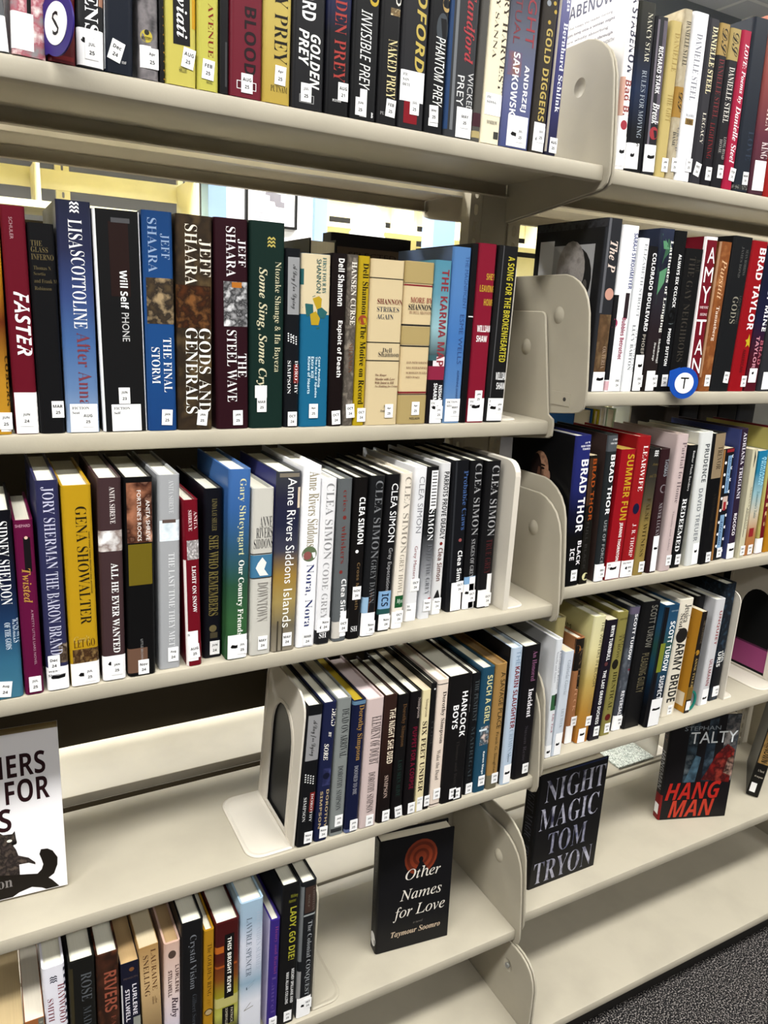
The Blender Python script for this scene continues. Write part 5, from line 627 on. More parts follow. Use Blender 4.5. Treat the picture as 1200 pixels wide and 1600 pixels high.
('L4', -0.1, 0.0216, 0.2218, 0.003, -0.0085, 0.137, 1, 'b48c50', None, 'a8885c', None, 'tan book titled A SAVAGE PLACE', [('V', 'A SAVAGE PLACE', 's', '2c2414', 0.2077, 0.1089, 0.15, 0.4), ('V', 'Frank G. Slaughter', 's', '4a3a20', 0.1023, 0.0277, 0.05, 0.3), ('R', '6a6450', 0.0254, -0.0, -0.5, 0.5), ('D', 'JAN/24', 0.0185, 0.2, 0)]),
('L4', -0.0711, 0.021, 0.2446, 0.003, -0.0108, 0.16, 1, 'a3b2c2', '131417', None, None, 'pale icy blue book with red author name', [('V', 'THE', 's', '7c92ac', 0.2396, 0.214, 0.1, 0.4), ('V', 'KARIN SLAUGHTER', 'S', '8c242c', 0.2119, 0.1022, 0.1, 0.42), ('V', 'CRIMINAL', 'r', '8a9cb0', 0.0999, 0.0476, 0.1, 0.4), ('R', '3a4450', 0.0568, 0.0407, 0.0, 0.05), ('L', '', 0.0361, 0.0023, -0.3, 0.4, 1)]),
('L4', -0.0431, 0.0343, 0.2405, 0.0063, -0.0153, 0.159, 1, '0e0c0f', None, None, None, 'black book against the end panel with mauve and white title', [('V', 'An Honored', 'r', '8c5a7c', 0.231, 0.1776, 0.15, 0.26), ('V', 'Incident', 'R', 'e0dce0', 0.1643, 0.1127, 0.1, 0.28), ('V', 'Susan Rene', 'r', '3a363c', 0.0967, 0.0319, 0.05, 0.2), ('D', 'JAN/25', 0.0165, 0.2, 0)]),
('R3', 0.0149, 0.0305, 0.2407, 0.002, -0.0341, 0.153, 1, 'grad:08080a,08080a,08080a,0f1230,22286a,262c74,262c74', '0a0a0c', None, 'face', 'blue and black book titled BLACK ICE', [('H', '#1', 'S', 'd8d8e4', 0.05, 0.35, 0.2312, 0.2283), ('H', 'NEW YORK', 'S', 'd8d8e4', -0.2, 0.45, 0.2261, 0.2232), ('H', 'TIMES', 'S', 'd8d8e4', -0.1, 0.4, 0.2215, 0.2187), ('V', 'BRAD THOR', 'S', 'eceaf0', 0.2037, 0.0883, 0.15, 0.46), ('V', 'BLACK', 'S', 'd8d4d8', 0.0736, 0.0337, 0.3, 0.26), ('V', 'ICE', 'S', 'd8d4d8', 0.0626, 0.0431, -0.15, 0.3), ('D', 'DEC/24', 0.0168, 0.1, 0)]),
('R3', 0.0473, 0.0163, 0.2093, 0.0029, -0.039, 0.157, 0, '15130f', None, 'c8b898', None, 'small black book with orange block letters', [('R', '4a3020', 0.2051, 0.1304, -0.5, 0.0), ('V', 'BRAD THOR', 'S', 'b0501c', 0.2042, 0.105, 0.1, 0.45), ('V', 'FULL BLACK', 'S', '2c2a28', 0.1031, 0.0248, -0.1, 0.35), ('C', 'd8d4a0', 0.0115, 0.2, 0.4, 0.4)]),
('R3', 0.0788, 0.02, 0.2405, 0.002, -0.0286, 0.141, 1, '202426', '3a2c28', None, None, 'grey-black book titled USE OF FORCE', [('R', '4c5054', 0.2396, 0.2143, -0.5, 0.5), ('H', '#1 NEW', 'S', 'd0d0d0', -0.1, 0.35, 0.2344, 0.2314), ('H', 'YORK TIMES', 'S', 'd0d0d0', -0.3, 0.42, 0.2283, 0.2257), ('V', 'BRAD THOR', 'S', 'e6e6e6', 0.209, 0.1124, 0.1, 0.44), ('V', 'USE OF FORCE', 'S', '8a8e90', 0.1031, 0.0307, 0.05, 0.3), ('L', '', 0.0297, -0.0002, -0.48, 0.45, 0), ('D', 'DEC/24', 0.0153, 0.2, 0)]),
('R3', 0.1019, 0.0311, 0.2166, 0.0023, 0.0022, 0.147, 0, 'a81420', None, 'c8a84c', None, 'red paperback titled SUMMER FUN in yellow', [('V', 'SUMMER FUN', 'S', 'e0b02c', 0.2083, 0.1004, 0.2, 0.46), ('V', 'JEANNE THORNTON', 'S', 'ece0dc', 0.0966, 0.031, 0.15, 0.26), ('L', 'FIC/THO', 0.0301, 0.001, -0.48, 0.48, 1)]),
('R3', 0.1363, 0.0283, 0.2361, 0.002, 0.0017, 0.152, 1, 'a81a20', '9a161c', None, None, 'red hardback with a navy fish shape titled LEARWIFE', [('V', 'LEARWIFE', 'r', 'e6d8d4', 0.2214, 0.1464, 0.1, 0.34), ('C', '1a1c3c', 0.1174, 0.0, 0.25, 0.32), ('V', 'J. R. THORP', 'r', 'dccaca', 0.0919, 0.0351, 0.05, 0.32), ('L', 'FICTION', 0.0293, -0.0002, -0.48, 0.48, 1), ('D', 'DEC/24', 0.0136, 0.15, 0)]),
('R3', 0.1666, 0.0238, 0.2158, 0.003, 0.0042, 0.141, 1, 'grad:a88f4c,a88f4c,9c8446,4a4434,2a2824,1c1b1a', None, None, None, 'dark-to-gold book titled FALSE WITNESS', [('W', 'd0d0d0', 0.2073, 0.08, 0.36), ('H', 'Anne', 'e', '8a7444', -0.2, 0.4, 0.1918, 0.1872), ('H', 'and Tho', 'e', '8a7444', -0.3, 0.45, 0.1733, 0.1677), ('V', 'FALSE WITNESS', 'r', '4a3c1c', 0.133, 0.0327, 0.0, 0.34), ('D', 'DEC/24', 0.0139, 0.2, 0)]),
('R3', 0.1989, 0.0225, 0.2133, 0.0034, -0.0311, 0.134, 1, '351c20', None, None, None, 'maroon book with a pale ring emblem', [('V', 'THOMAS', 'S', '8c9298', 0.1961, 0.1671, 0.2, 0.4), ('C', '7a7276', 0.1463, 0.15, 0.32, 0.32), ('C', '351c20', 0.1463, 0.15, 0.22, 0.22), ('V', 'NEVER LUCKY', 'r', '9a9498', 0.1223, 0.0649, 0.1, 0.34), ('L', '', 0.0649, 0.002, -0.2, 0.48, 1), ('R', 'c890a4', 0.06, 0.0402, -0.1, 0.45)]),
('R3', 0.2287, 0.0254, 0.2364, 0.002, -0.0105, 0.146, 1, 'b3a2a0', 'b0a09e', None, None, 'tall dusty pink book titled PARTIAL TO HOME', [('V', 'Partial to Home', 'r', '6a5c60', 0.2235, 0.1198, 0.15, 0.36), ('V', 'Timothy and Ashley', 'r', '8c7c80', 0.1067, 0.0359, 0.0, 0.22), ('D', 'DEC/24', 0.0184, 0.2, 0)]),
('R3', 0.2628, 0.02, 0.2166, 0.008, 0.0052, 0.135, 0, '111213', None, None, None, 'black paperback titled REDEEMED in white', [('V', 'Esther Mack Sanders', 's', 'c8c8c8', 0.2066, 0.1377, 0.1, 0.22), ('V', 'REDEEMED', 'R', 'e6e4e2', 0.1244, 0.0297, -0.1, 0.5), ('D', 'DEC/24', 0.0149, 0.2, 0)]),
('R3', 0.2977, 0.0317, 0.2375, 0.0056, -0.0594, 0.14, 1, 'c4c6c4', 'b8b8ae', None, None, 'pale grey book titled PRUDENCE', [('V', 'PRUDENCE', 'S', '4c5054', 0.2171, 0.1505, 0.1, 0.34), ('V', 'DAVID TREUER', 'S', '84888c', 0.14, 0.0443, 0.0, 0.32), ('L', '', 0.0403, 0.001, -0.1, 0.4, 1)]),
('R3', 0.3303, 0.0298, 0.2353, 0.0037, -0.0594, 0.146, 1, '0d0d0f', None, None, None, 'black book with a tan block at its top', [('R', '8c7a60', 0.2367, 0.1566, -0.4, 0.5), ('V', 'TREVOR', 'r', '4a3c2a', 0.2125, 0.1719, 0.1, 0.4), ('V', 'A Very Strange Trip', 'r', '2c2822', 0.1296, 0.0607, 0.1, 0.35), ('D', 'DEC/24', 0.0112, 0.2, 0)]),
('R3', 0.3717, 0.0271, 0.2062, 0.0119, -0.071, 0.151, 0, '141418', None, None, None, 'black and white dotted paperback with blue panels', [('R', 'b8844a', 0.2049, 0.001, -0.5, -0.36), ('R', 'a02a30', 0.2049, 0.1992, -0.2, 0.5), ('C', 'e0e0e4', 0.1915, 0.42, 0.1, 0.1), ('C', 'e0e0e4', 0.1809, -0.2, 0.1, 0.1), ('C', 'e0e0e4', 0.1702, 0.42, 0.1, 0.1), ('C', 'e0e0e4', 0.1595, -0.2, 0.1, 0.1), ('C', 'e0e0e4', 0.1487, 0.42, 0.1, 0.1), ('C', 'e0e0e4', 0.1379, -0.2, 0.1, 0.1), ('C', 'e0e0e4', 0.1271, 0.42, 0.1, 0.1), ('C', 'e0e0e4', 0.1162, -0.2, 0.1, 0.1), ('C', 'e0e0e4', 0.1052, 0.42, 0.1, 0.1), ('C', 'e0e0e4', 0.0942, -0.2, 0.1, 0.1), ('C', 'e0e0e4', 0.0831, 0.42, 0.1, 0.1), ('C', 'e0e0e4', 0.072, -0.2, 0.1, 0.1), ('C', 'e0e0e4', 0.0608, 0.42, 0.1, 0.1), ('C', 'e0e0e4', 0.0496, -0.2, 0.1, 0.1), ('C', 'e0e0e4', 0.0383, 0.42, 0.1, 0.1), ('C', 'e0e0e4', 0.027, -0.2, 0.1, 0.1), ('C', 'e0e0e4', 0.0156, 0.42, 0.1, 0.1), ('R', '7a9cbc', 0.1934, 0.1251, -0.05, 0.3), ('V', 'Adriana Trigiani', 'E', '3c5c8c', 0.1915, 0.1291, 0.12, 0.22), ('R', 'c8b0a4', 0.1191, 0.0952, -0.1, 0.35), ('R', 'b83038', 0.1092, 0.0932, -0.0, 0.25), ('R', '7a9cbc', 0.0851, 0.0218, -0.15, 0.25), ('V', 'Adriana', 'E', '3c5c8c', 0.0791, 0.028, 0.05, 0.22), ('D', 'DEC/24', 0.0135, 0.15, 0)]),
('R3', 0.4068, 0.0209, 0.2409, 0.0071, -0.0809, 0.153, 1, '2a1d30', '454f8a', None, None, 'dark plum book titled ROCOCO with a blue back cover', [('R', '454f86', 0.241, 0.001, -0.5, -0.4), ('V', 'ADRIANA TRIGIANI', 'R', 'c8c4cc', 0.23486339313344184, 0.1141, 0.05, 0.4), ('V', 'ROCOCO', 'S', 'e0dce0', 0.0869, 0.0449, 0.0, 0.36), ('L', '', 0.0303, -0.0, -0.45, 0.5, 1)]),
('R3', 0.4352, 0.0147, 0.2041, 0.0047, -0.0518, 0.132, 0, 'c6c0a4', 'c6c0a4', None, None, 'cream paperback with black flower shapes', [('P', '1c1c1c', [(-0.5, 0.198), (0.0, 0.2019), (0.2, 0.1902), (-0.0, 0.1705), (-0.5, 0.1745)]), ('V', 'ADRIANA TRIGIANI', 'r', '5c5848', 0.1358, 0.0554, 0.2, 0.24), ('P', '1c1a2c', [(-0.5, 0.0924), (0.0, 0.0964), (-0.1, 0.0409), (-0.5, 0.0284)]), ('D', 'DEC/24', 0.0137, 0.2, 0)]),
('R3', 0.4606, 0.0249, 0.1988, 0.0108, -0.0415, 0.155, 0, 'grad:c07a3c,c88a54,c8bca4,8fb4bc,2c8ab0,1f86b4', None, None, None, 'turquoise-to-orange pictorial paperback with a red figure', [('V', 'ADRIANA', 'S', '9ad0e4', 0.1876, 0.1334, 0.3, 0.24), ('V', 'TRIGIANI', 'S', '9ad0e4', 0.1876, 0.1354, 0.0, 0.24), ('V', "Tomorrow's Table", 'e', '34707c', 0.1232, 0.0717, 0.05, 0.3), ('R', 'a82c30', 0.0529, 0.0361, -0.3, 0.2), ('D', 'DEC/24', 0.0107, 0.1, 0)]),
('R3', 0.4937, 0.0202, 0.24, 0.0104, -0.0761, 0.141, 1, '7a1420', 'cabf6e', None, None, 'tall yellow jacketed book with red panel', [('R', 'c9be6c', 0.2145, 0.0011, -0.5, -0.2), ('L', '', 0.0302, 0.0011, -0.5, 0.3, 0), ('V', 'BIG', 'r', 'c8a878', 0.1339, 0.0504, 0.2, 0.3)]),
('R3', 0.5185, 0.0226, 0.22, 0.0118, -0.0928, 0.148, 1, 'c88a1c', None, None, None, 'orange book at the frame edge of the third row', []),
('R4', 0.0177, 0.0133, 0.2172, 0.002, -0.0128, 0.159, 1, 'c3c6ca', 'cfd0d2', None, None, 'white book with a green leaf picture beside the end panel', [('V', 'Nonella and Sisters', 'r', '8a8c94', 0.1962, 0.1412, -0.2, 0.3), ('V', 'Theodora Keane', 'r', '5a5c64', 0.1985, 0.1273, 0.25, 0.22), ('R', '3a6a44', 0.1179, 0.0896, -0.4, 0.3), ('R', '1c1c1c', 0.1191, 0.0967, 0.1, 0.5), ('V', 'Lily Tuck', 'R', 'b06878', 0.0825, 0.0466, 0.1, 0.34), ('L', '', 0.0236, -0.0046, -0.5, 0.4, 1)]),
('R4', 0.032, 0.0193, 0.192, 0.002, 0.019, 0.153, 0, 'b4bbc4', None, None, None, 'pale blue-grey paperback with faint script', [('V', 'Gabriela Garcia', 'e', '8a94a0', 0.1761, 0.1135, 0.1, 0.4), ('V', 'LILY TUCK', 'r', '8a94a0', 0.0875, 0.0517, 0.1, 0.3), ('L', '', 0.0421, -0.0017, -0.3, 0.5, 1)]),
('R4', 0.054, 0.02, 0.228, 0.052, 0.0183, 0.15, 1, 'cfc48c', 'd0c896', None, None, 'cream-yellow book pushed back behind the copper one', []),
('R4', 0.0784, 0.019, 0.2001, 0.0224, 0.0009, 0.131, 1, 'b0764c', None, None, None, 'copper book with black upper corner', [('R', '17130f', 0.1989, 0.1398, -0.5, 0.5), ('R', '17130f', 0.1398, 0.1036, 0.1, 0.5), ('C', 'b87434', 0.1801, -0.35, 0.4, 0.4), ('V', 'KATE', 'r', '5c4a38', 0.1825, 0.1182, 0.2, 0.3), ('V', 'TUCK', 'r', 'c89a78', 0.1085, 0.062, 0.1, 0.3), ('L', '', 0.0347, 0.0008, -0.45, 0.3, 0), ('D', 'DEC/24', 0.0422, 0.3, 0)]),
('R4', 0.0983, 0.0267, 0.2371, 0.0147, 0.0336, 0.158, 1, 'grad:c07a2c,c8933c,d4b868,d8cf9c,d0cba0', 'grad:c07a2c,c8933c,d4b868,d0c88c,c8c28c', None, 'bloom', 'yellow-to-orange book titled THE WINTERS IN BLOOM', [('V', 'THE WINTERS IN BLOOM', 's', '5c5434', 0.2273, 0.1066, 0.25, 0.24), ('V', 'LISA TUCKER', 's', 'b89a60', 0.0921, 0.0553, 0.2, 0.2), ('L', '', 0.0281, 0.0005, -0.4, 0.2, 1), ('D', 'DEC/24', 0.0405, 0.3, 0)]),
('R4', 0.1259, 0.024, 0.2279, 0.0123, 0.0336, 0.138, 0, '15101c', None, None, None, 'black paperback titled THE LAST GRAND DUCHESS', [('V', 'BRYN TURNBULL', 'S', 'ece8e8', 0.2171, 0.152, 0.1, 0.32), ('C', '6a3a3c', 0.146, 0.0, 0.16, 0.16), ('V', 'THE LAST GRAND DUCHESS', 'S', 'ece8e8', 0.134, 0.0307, 0.0, 0.3), ('D', 'DEC/24', 0.0169, 0.1, 0)]),
('R4', 0.1551, 0.0252, 0.2361, 0.0162, 0.027, 0.158, 1, '99904c', None, None, None, 'olive book titled IDENTICAL with a dark oval', [('V', 'SCOTT', 'r', '4c4420', 0.1944, 0.1607, 0.3, 0.26), ('V', 'TUROW', 'r', '4c4420', 0.1944, 0.1486, 0.0, 0.26), ('H', 'NEW YORK', 's', '5a5024', -0.3, 0.4, 0.2253, 0.2217), ('C', '1a1710', 0.1388, -0.1, 0.28, 0.38), ('V', 'IDENTICAL', 'r', '3c3618', 0.1242, 0.0508, 0.05, 0.36), ('C', '6a1c18', 0.0357, 0.0, 0.26, 0.26), ('R', '8c4a2c', 0.1364, 0.1119, 0.4, 0.5), ('D', 'DEC/24', 0.0141, 0.1, 0)]),
('R4', 0.188, 0.0226, 0.2393, 0.0203, 0.0348, 0.141, 1, '3b3e46', None, None, None, 'slate grey book with cloudy picture and white lettering', [('R', '5c5468', 0.24, 0.2257, -0.5, 0.5), ('V', 'SCOTT TUROW', 'S', 'e0e0e2', 0.2257, 0.1382, 0.1, 0.3), ('R', 'art:5a6068,3a3e46,7a7e86,.02', 0.1628, 0.0784, -0.45, 0.4), ('R', '8a2c3c', 0.1209, 0.1172, 0.2, 0.5), ('V', 'REVERSAL', 'S', 'd8d8dc', 0.0784, 0.0301, 0.05, 0.36), ('L', '', 0.0301, 0.0004, -0.48, 0.48, 0), ('D', 'DEC/24', 0.0172, 0.2, 0)]),
('R4', 0.2115, 0.0426, 0.2457, 0.0159, 0.0351, 0.154, 1, '0f0f10', None, None, None, 'black book titled PLEADING GUILTY in dull gold', [('V', 'SCOTT TUROW', 'S', '6a6860', 0.2384, 0.1572, 0.15, 0.36), ('V', 'PLEADING GUILTY', 'S', '5c5540', 0.1469, 0.0694, 0.1, 0.42)]),
('R4', 0.255, 0.036, 0.238, 0.0036, 0.0351, 0.141, 1, 'grad:0d0e12,0d0e12,15283c,22506c,2f5a50,2a5a7c,1f4a6c', None, None, None, 'black and blue-green book titled SUSPECT', [('R', '101014', 0.2352, -0.0022, -0.5, -0.28), ('R', '8a9430', 0.1658, 0.1095, -0.42, -0.1), ('H', 'NEW YORK', 's', '9ab0c0', -0.1, 0.4, 0.2281, 0.2251), ('V', 'SCOTT TUROW', 'S', 'e6e8ea', 0.2068, 0.1095, 0.15, 0.34), ('V', 'SUSPECT', 'S', 'd8d8da', 0.1011, 0.0542, 0.1, 0.32), ('L', '', 0.0553, 0.0, -0.35, 0.48, 1)]),
('R4', 0.312, 0.0357, 0.2362, 0.0185, 0.0241, 0.14, 1, 'cfc8b8', None, None, None, 'cream book with wide black letters ARMY BRIDE', [('V', 'Jessica', 'R', '2c2a28', 0.2258, 0.1903, 0.1, 0.5), ('V', 'Scott', 'R', '2c2a28', 0.2092, 0.1755, -0.2, 0.3), ('C', '1c1a18', 0.1649, 0.0, 0.42, 0.42), ('V', 'ARMY BRIDE', 'S', '1a1a1a', 0.15, 0.0291, 0.05, 0.62), ('D', 'DEC/24', 0.0123, 0.1, 0)]),
('R4', 0.3683, 0.0137, 0.2075, 0.0119, 0.0291, 0.139, 0, '1a1410', 'd0942c', None, 'orange', 'black-spined paperback with an orange back cover', [('V', 'THE ACCIDENTAL', 'r', '7a6c58', 0.1899, 0.1428, 0.2, 0.3), ('C', 'c08c2c', 0.1254, -0.1, 0.4, 0.4), ('V', 'ANNE TYLER', 'R', 'd0b06c', 0.1145, 0.0528, 0.0, 0.42), ('L', '', 0.0248, 0.0057, -0.4, 0.5, 0), ('R', '8a6a2c', 0.055, 0.0282, -0.5, 0.5)]),
('R4', 0.386, 0.024, 0.225, 0.04, 0.02, 0.16, 1, '111113', '111113', None, None, 'black hardback pushed back behind the orange-covered paperback', []),
('R4', 0.4193, 0.0257, 0.2215, 0.0207, 0.0121, 0.154, 1, 'b9b9bb', 'aeaeb0', None, None, 'silver book titled UNQUIET in faded red', [('V', 'UNQUIET', 'S', 'b05c5c', 0.1976, 0.1273, 0.1, 0.34), ('V', 'ULLMANN', 'S', 'a85c60', 0.0971, 0.0415, 0.05, 0.34), ('L', '', 0.0346, -0.0, -0.3, 0.5, 1)]),
('R4', 0.4535, 0.0296, 0.2472, 0.0259, -0.0138, 0.16, 1, 'art:1d2733,121820,2f4458,.01', None, None, None, 'marbled blue-black book beside the thin bookend', [('V', 'LEON', 'S', 'dcdcd8', 0.1068, 0.0827, 0.3, 0.34), ('V', 'URIS', 'S', 'dcdcd8', 0.1056, 0.0735, -0.1, 0.34), ('R', '0e1116', 0.0804, 0.0294, -0.5, 0.5), ('L', '', 0.0306, 0.0082, -0.2, 0.4, 0), ('D', 'DEC/24', 0.0188, 0.2, 0)]),
('L5', -0.8244, 0.0329, 0.175, 0.006, 0.0207, 0.137, 0, 'b59a70', None, 'c0aa80', None, 'weathered tan paperback cut off at the lower corner', [('V', 'EDWA', 'R', '1c1610', 0.16899999999999998, 0.1559, 0.3, 0.44)]),
('L5', -0.788, 0.0225, 0.175, 0.006, 0.0077, 0.137, 0, 'b06c3c', None, 'cfc8b8', None, 'orange-brown paperback with stamped page edges', [('R', '6a6a60', 0.1954, 0.1295, 0.18, 0.46), ('V', 'THE M', 'r', 'd0c8b8', 0.16899999999999998, 0.1669, 0.32, 0.16)]),
('L5', -0.7636, 0.0259, 0.2454, 0.006, 0.0022, 0.154, 1, 'cfced6', None, None, None, 'white book with dark red vertical lettering in the bottom row', [('W', '22223a', 0.226, -0.02, 0.32), ('V', 'HAYWOOD', 'r', '8a3040', 0.2164, 0.1552, 0.28, 0.28), ('V', 'SMITH', 'r', '8a3040', 0.1981, 0.1628, -0.22, 0.26), ('R', '2c2c3c', 0.2391, 0.234, 0.42, 0.5), ('R', '2c2c3c', 0.2282, 0.2231, 0.42, 0.5), ('R', '2c2c3c', 0.2173, 0.2122, 0.42, 0.5), ('R', '2c2c3c', 0.2063, 0.2012, 0.42, 0.5), ('R', '2c2c3c', 0.1953, 0.1901, 0.42, 0.5), ('R', '2c2c3c', 0.1842, 0.179, 0.42, 0.5), ('R', '2c2c3c', 0.1731, 0.1678, 0.42, 0.5), ('R', '2c2c3c', 0.1618, 0.1566, 0.42, 0.5), ('R', '2c2c3c', 0.1505, 0.1452, 0.42, 0.5), ('R', '2c2c3c', 0.1392, 0.1338, 0.42, 0.5), ('R', '2c2c3c', 0.1277, 0.1224, 0.42, 0.5), ('R', '2c2c3c', 0.1162, 0.1108, 0.42, 0.5), ('R', '2c2c3c', 0.1047, 0.0992, 0.42, 0.5), ('R', '2c2c3c', 0.093, 0.0876, 0.42, 0.5)]),
('L5', -0.7368, 0.0315, 0.2408, 0.006, 0.0159, 0.147, 1, '131311', None, None, None, 'black book with a large grey title initial, lower row', [('R', '3a3420', 0.2317, 0.0804, -0.5, -0.34), ('V', 'ROSE', 'r', '54585c', 0.2198, 0.1763, 0.15, 0.4), ('V', 'MADDER', 'r', '44484c', 0.1669, 0.1097, 0.15, 0.3)]),
('L5', -0.7041, 0.0281, 0.2371, 0.006, 0.0152, 0.158, 1, 'art:4c2a1c,2c1a12,6a3a24,.03', None, None, None, 'rust-brown book with tall red letters RIVERS', [('V', 'RIVERS', 'S', 'a85a44', 0.2088, 0.1444, 0.1, 0.55), ('V', 'FALL', 'r', '8a4a38', 0.1367, 0.1036, 0.2, 0.2)]),
('L5', -0.672, 0.0229, 0.2124, 0.006, 0.0038, 0.158, 0, '17182c', None, 'c8a878', None, 'navy paperback with white block lettering and orange oval', [('C', '8a5a34', 0.2004, 0.1, 0.14, 0.14), ('H', 'PENGUIN', 's', '5a4c4a', -0.35, 0.4, 0.1889, 0.1861), ('V', 'LURLENE', 'S', 'd0ccd4', 0.1755, 0.1248, 0.22, 0.24), ('V', 'STILLWELL', 'S', 'd0ccd4', 0.1697, 0.1169, -0.18, 0.24), ('R', '8a8c84', 0.1209, 0.0688, 0.1, 0.5), ('R', 'b8b8b8', 0.1793, 0.0688, -0.5, -0.44)]),
('L5', -0.6446, 0.0251, 0.228, 0.006, -0.013, 0.144, 0, 'grad:4c3420,6a4c30,b89a6c,c8a878,c49a60', None, 'cfc0a0', None, 'warm tan paperback with page edges stamped black', [('V', 'LAURAINE', 'r', '6a4024', 0.2211, 0.153, 0.22, 0.26), ('V', 'SNELLING', 'r', '5c3c24', 0.2141, 0.1467, -0.18, 0.28), ('H', 'Il le', 'r', '8a6a44', 0.05, 0.3, 0.1431, 0.1304)]),
('L5', -0.6186, 0.0217, 0.2201, 0.006, 0.0169, 0.154, 1, 'grad:b4b4c4,b8b0bc,c8b4ac,c4a494', None, 'b89a70', None, 'pinkish-grey book titled RUBY in script', [('C', '4c3c34', 0.2009, -0.02, 0.24, 0.3), ('V', 'LURLENE', 'S', '4c3430', 0.1816, 0.1351, 0.28, 0.22), ('V', 'STILLWELL', 'S', '4c3430', 0.1754, 0.1315, -0.15, 0.24), ('V', 'Ruby', 'E', '3a2a34', 0.1297, 0.095, 0.1, 0.5)]),
('L5', -0.596, 0.0305, 0.242, 0.006, 0.0169, 0.141, 1, '101012', None, None, None, 'black book titled CRYSTAL VISION in grey', [('V', 'Crystal Vision', 'r', '70747a', 0.221, 0.1307, 0.0, 0.36), ('V', 'Gilbert Sorrentino', 'r', '3c4046', 0.1206, 0.0402, 0.1, 0.2)]),
('L5', -0.5646, 0.0142, 0.2196, 0.006, 0.0169, 0.136, 1, 'c08c1c', None, None, None, 'slim golden book titled GOLDEN RING', [('V', 'The GOLDEN RING', 'r', '5c3c08', 0.1972, 0.1079, 0.05, 0.42), ('V', 'JV', 'e', 'a87814', 0.1041, 0.0892, 0.0, 0.3), ('C', '3a3018', 0.0797, 0.0, 0.42, 0.42), ('C', 'a8946c', 0.0797, 0.0, 0.32, 0.32)]),
('L5', -0.5477, 0.0347, 0.2236, 0.006, 0.011, 0.16, 1, 'grad:14100c,1a140e,c8c860,a8a028,8a4c1c,5a1c14,4a1414,4a1212', None, None, None, 'dark red and yellow striped book titled THIS BRIGHT RIVER', [('R', 'c86c24', 0.1845, 0.1735, -0.5, -0.15), ('R', 'b85a20', 0.1515, 0.1478, -0.5, 0.4), ('R', 'd0c87c', 0.0954, 0.0783, -0.5, 0.5), ('R', '0e0c0c', 0.2026, 0.0926, -0.12, 0.27), ('V', 'THIS BRIGHT RIVER', 'S', 'e6e2da', 0.1971, 0.1011, 0.08, 0.16), ('R', '0e0c0a', 0.0764, 0.0456, -0.2, 0.3), ('V', 'PATRICK', 's', 'c8c0a8', 0.0725, 0.0456, 0.2, 0.1), ('V', 'SOMERVILLE', 's', 'c8c0a8', 0.0745, 0.0456, -0.02, 0.1)]),
('L5', -0.5115, 0.0337, 0.2442, 0.006, 0.0094, 0.16, 1, 'grad:b4b8c0,c0c2ca,c4c6ce,8aa4b8,b8bcc8,bcc0cc,9ab0c4,9ab4c8', None, None, None, 'pale blue jacketed book with a beach scene', [('V', 'THE CAMDEN SUMMER', 'r', '9aa4b4', 0.2249, 0.1218, 0.3, 0.2), ('V', 'LAVYRLE SPENCER', 'r', '5c6878', 0.2175, 0.1161, -0.12, 0.24), ('P', '2c4458', [(-0.5, 0.0987), (-0.2, 0.0967), (0.2, 0.1064), (0.5, 0.1141), (0.5, 0.1113), (0.1, 0.0997), (-0.2, 0.0919), (-0.5, 0.0929)]), ('P', '6a6038', [(-0.5, 0.0595), (0.0, 0.0674), (0.5, 0.0851), (0.5, 0.0772), (0.1, 0.0595), (-0.3, 0.0556)])]),
('L5', -0.4688, 0.015, 0.198, 0.006, 0.0222, 0.154, 1, '3c2a86', 'c4bcd4', None, None, 'violet book with a pale back cover in the bottom row', [('V', 'Henry and Rachel', 'r', '9a4a8c', 0.1865, 0.1024, 0.1, 0.36), ('V', 'Laurel', 'r', '6a54a0', 0.0985, 0.0312, 0.05, 0.4), ('L', '', 0.0232, 0.0009, -0.3, 0.45, 0), ('D', 'Apr/25', 0.0131, 0.1, 0)]),
('L5', -0.4525, 0.0271, 0.25, 0.006, 0.02, 0.155, 1, '0f0f10', None, None, None, 'black book titled LADY, GO DIE! in yellow', [('H', 'Mickey', 'S', '8a8a2c', 0.0, 0.4, 0.2329, 0.2255), ('H', 'Hammer', 'S', '8a8a2c', -0.1, 0.3, 0.2246, 0.219), ('V', 'LADY, GO DIE!', 'S', 'c4c03c', 0.2106, 0.117, 0.15, 0.42), ('V', 'MICKEY SPILLANE AND', 'S', 'c8c8c8', 0.0994, 0.0366, 0.3, 0.16), ('V', 'MAX ALLAN COLLINS', 'S', 'c8c8c8', 0.0955, 0.0376, -0.0, 0.16), ('D', 'JUL/25', 0.0143, 0.1, 0)]),
('L5', -0.422, 0.0246, 0.244, 0.006, 0.0185, 0.16, 1, '17191c', '6a6e70', None, None, 'black book with grey panels titled COLONIAL CONQUEST', [('R', '6a6e70', 0.238, 0.1053, -0.5, -0.32), ('R', '3c2c26', 0.2361, 0.1908, -0.25, 0.45), ('V', 'CHRISTIAN', 'r', '6a625c', 0.2324, 0.1927, 0.3, 0.12), ('V', 'WOLF', 'r', '6a625c', 0.223, 0.2003, 0.0, 0.12), ('R', '9aa0a0', 0.1879, 0.1851, -0.3, 0.5), ('V', 'The Colonial CONQUEST', 'r', 'a0a4a8', 0.1755, 0.039, 0.12, 0.34), ('R', '8a8a8a', 0.0874, 0.037, -0.5, -0.3), ('L', '', 0.037, -0.0, -0.46, 0.46, 1), ('D', 'SET/24', 0.0227, 0.25, 0)]),
]
ROWG = {'L1': 'books on the topmost visible shelf', 'R1': 'books on the upper shelf of the far bay', 'L2': 'books on the second shelf', 'R2': 'books on the second shelf of the far bay', 'L3': 'books on the third shelf', 'R3': 'books on the third shelf of the far bay', 'L4': 'books on the fourth shelf', 'R4': 'books on the fourth shelf of the far bay', 'L5': 'books on the bottom row'}
K_ = []
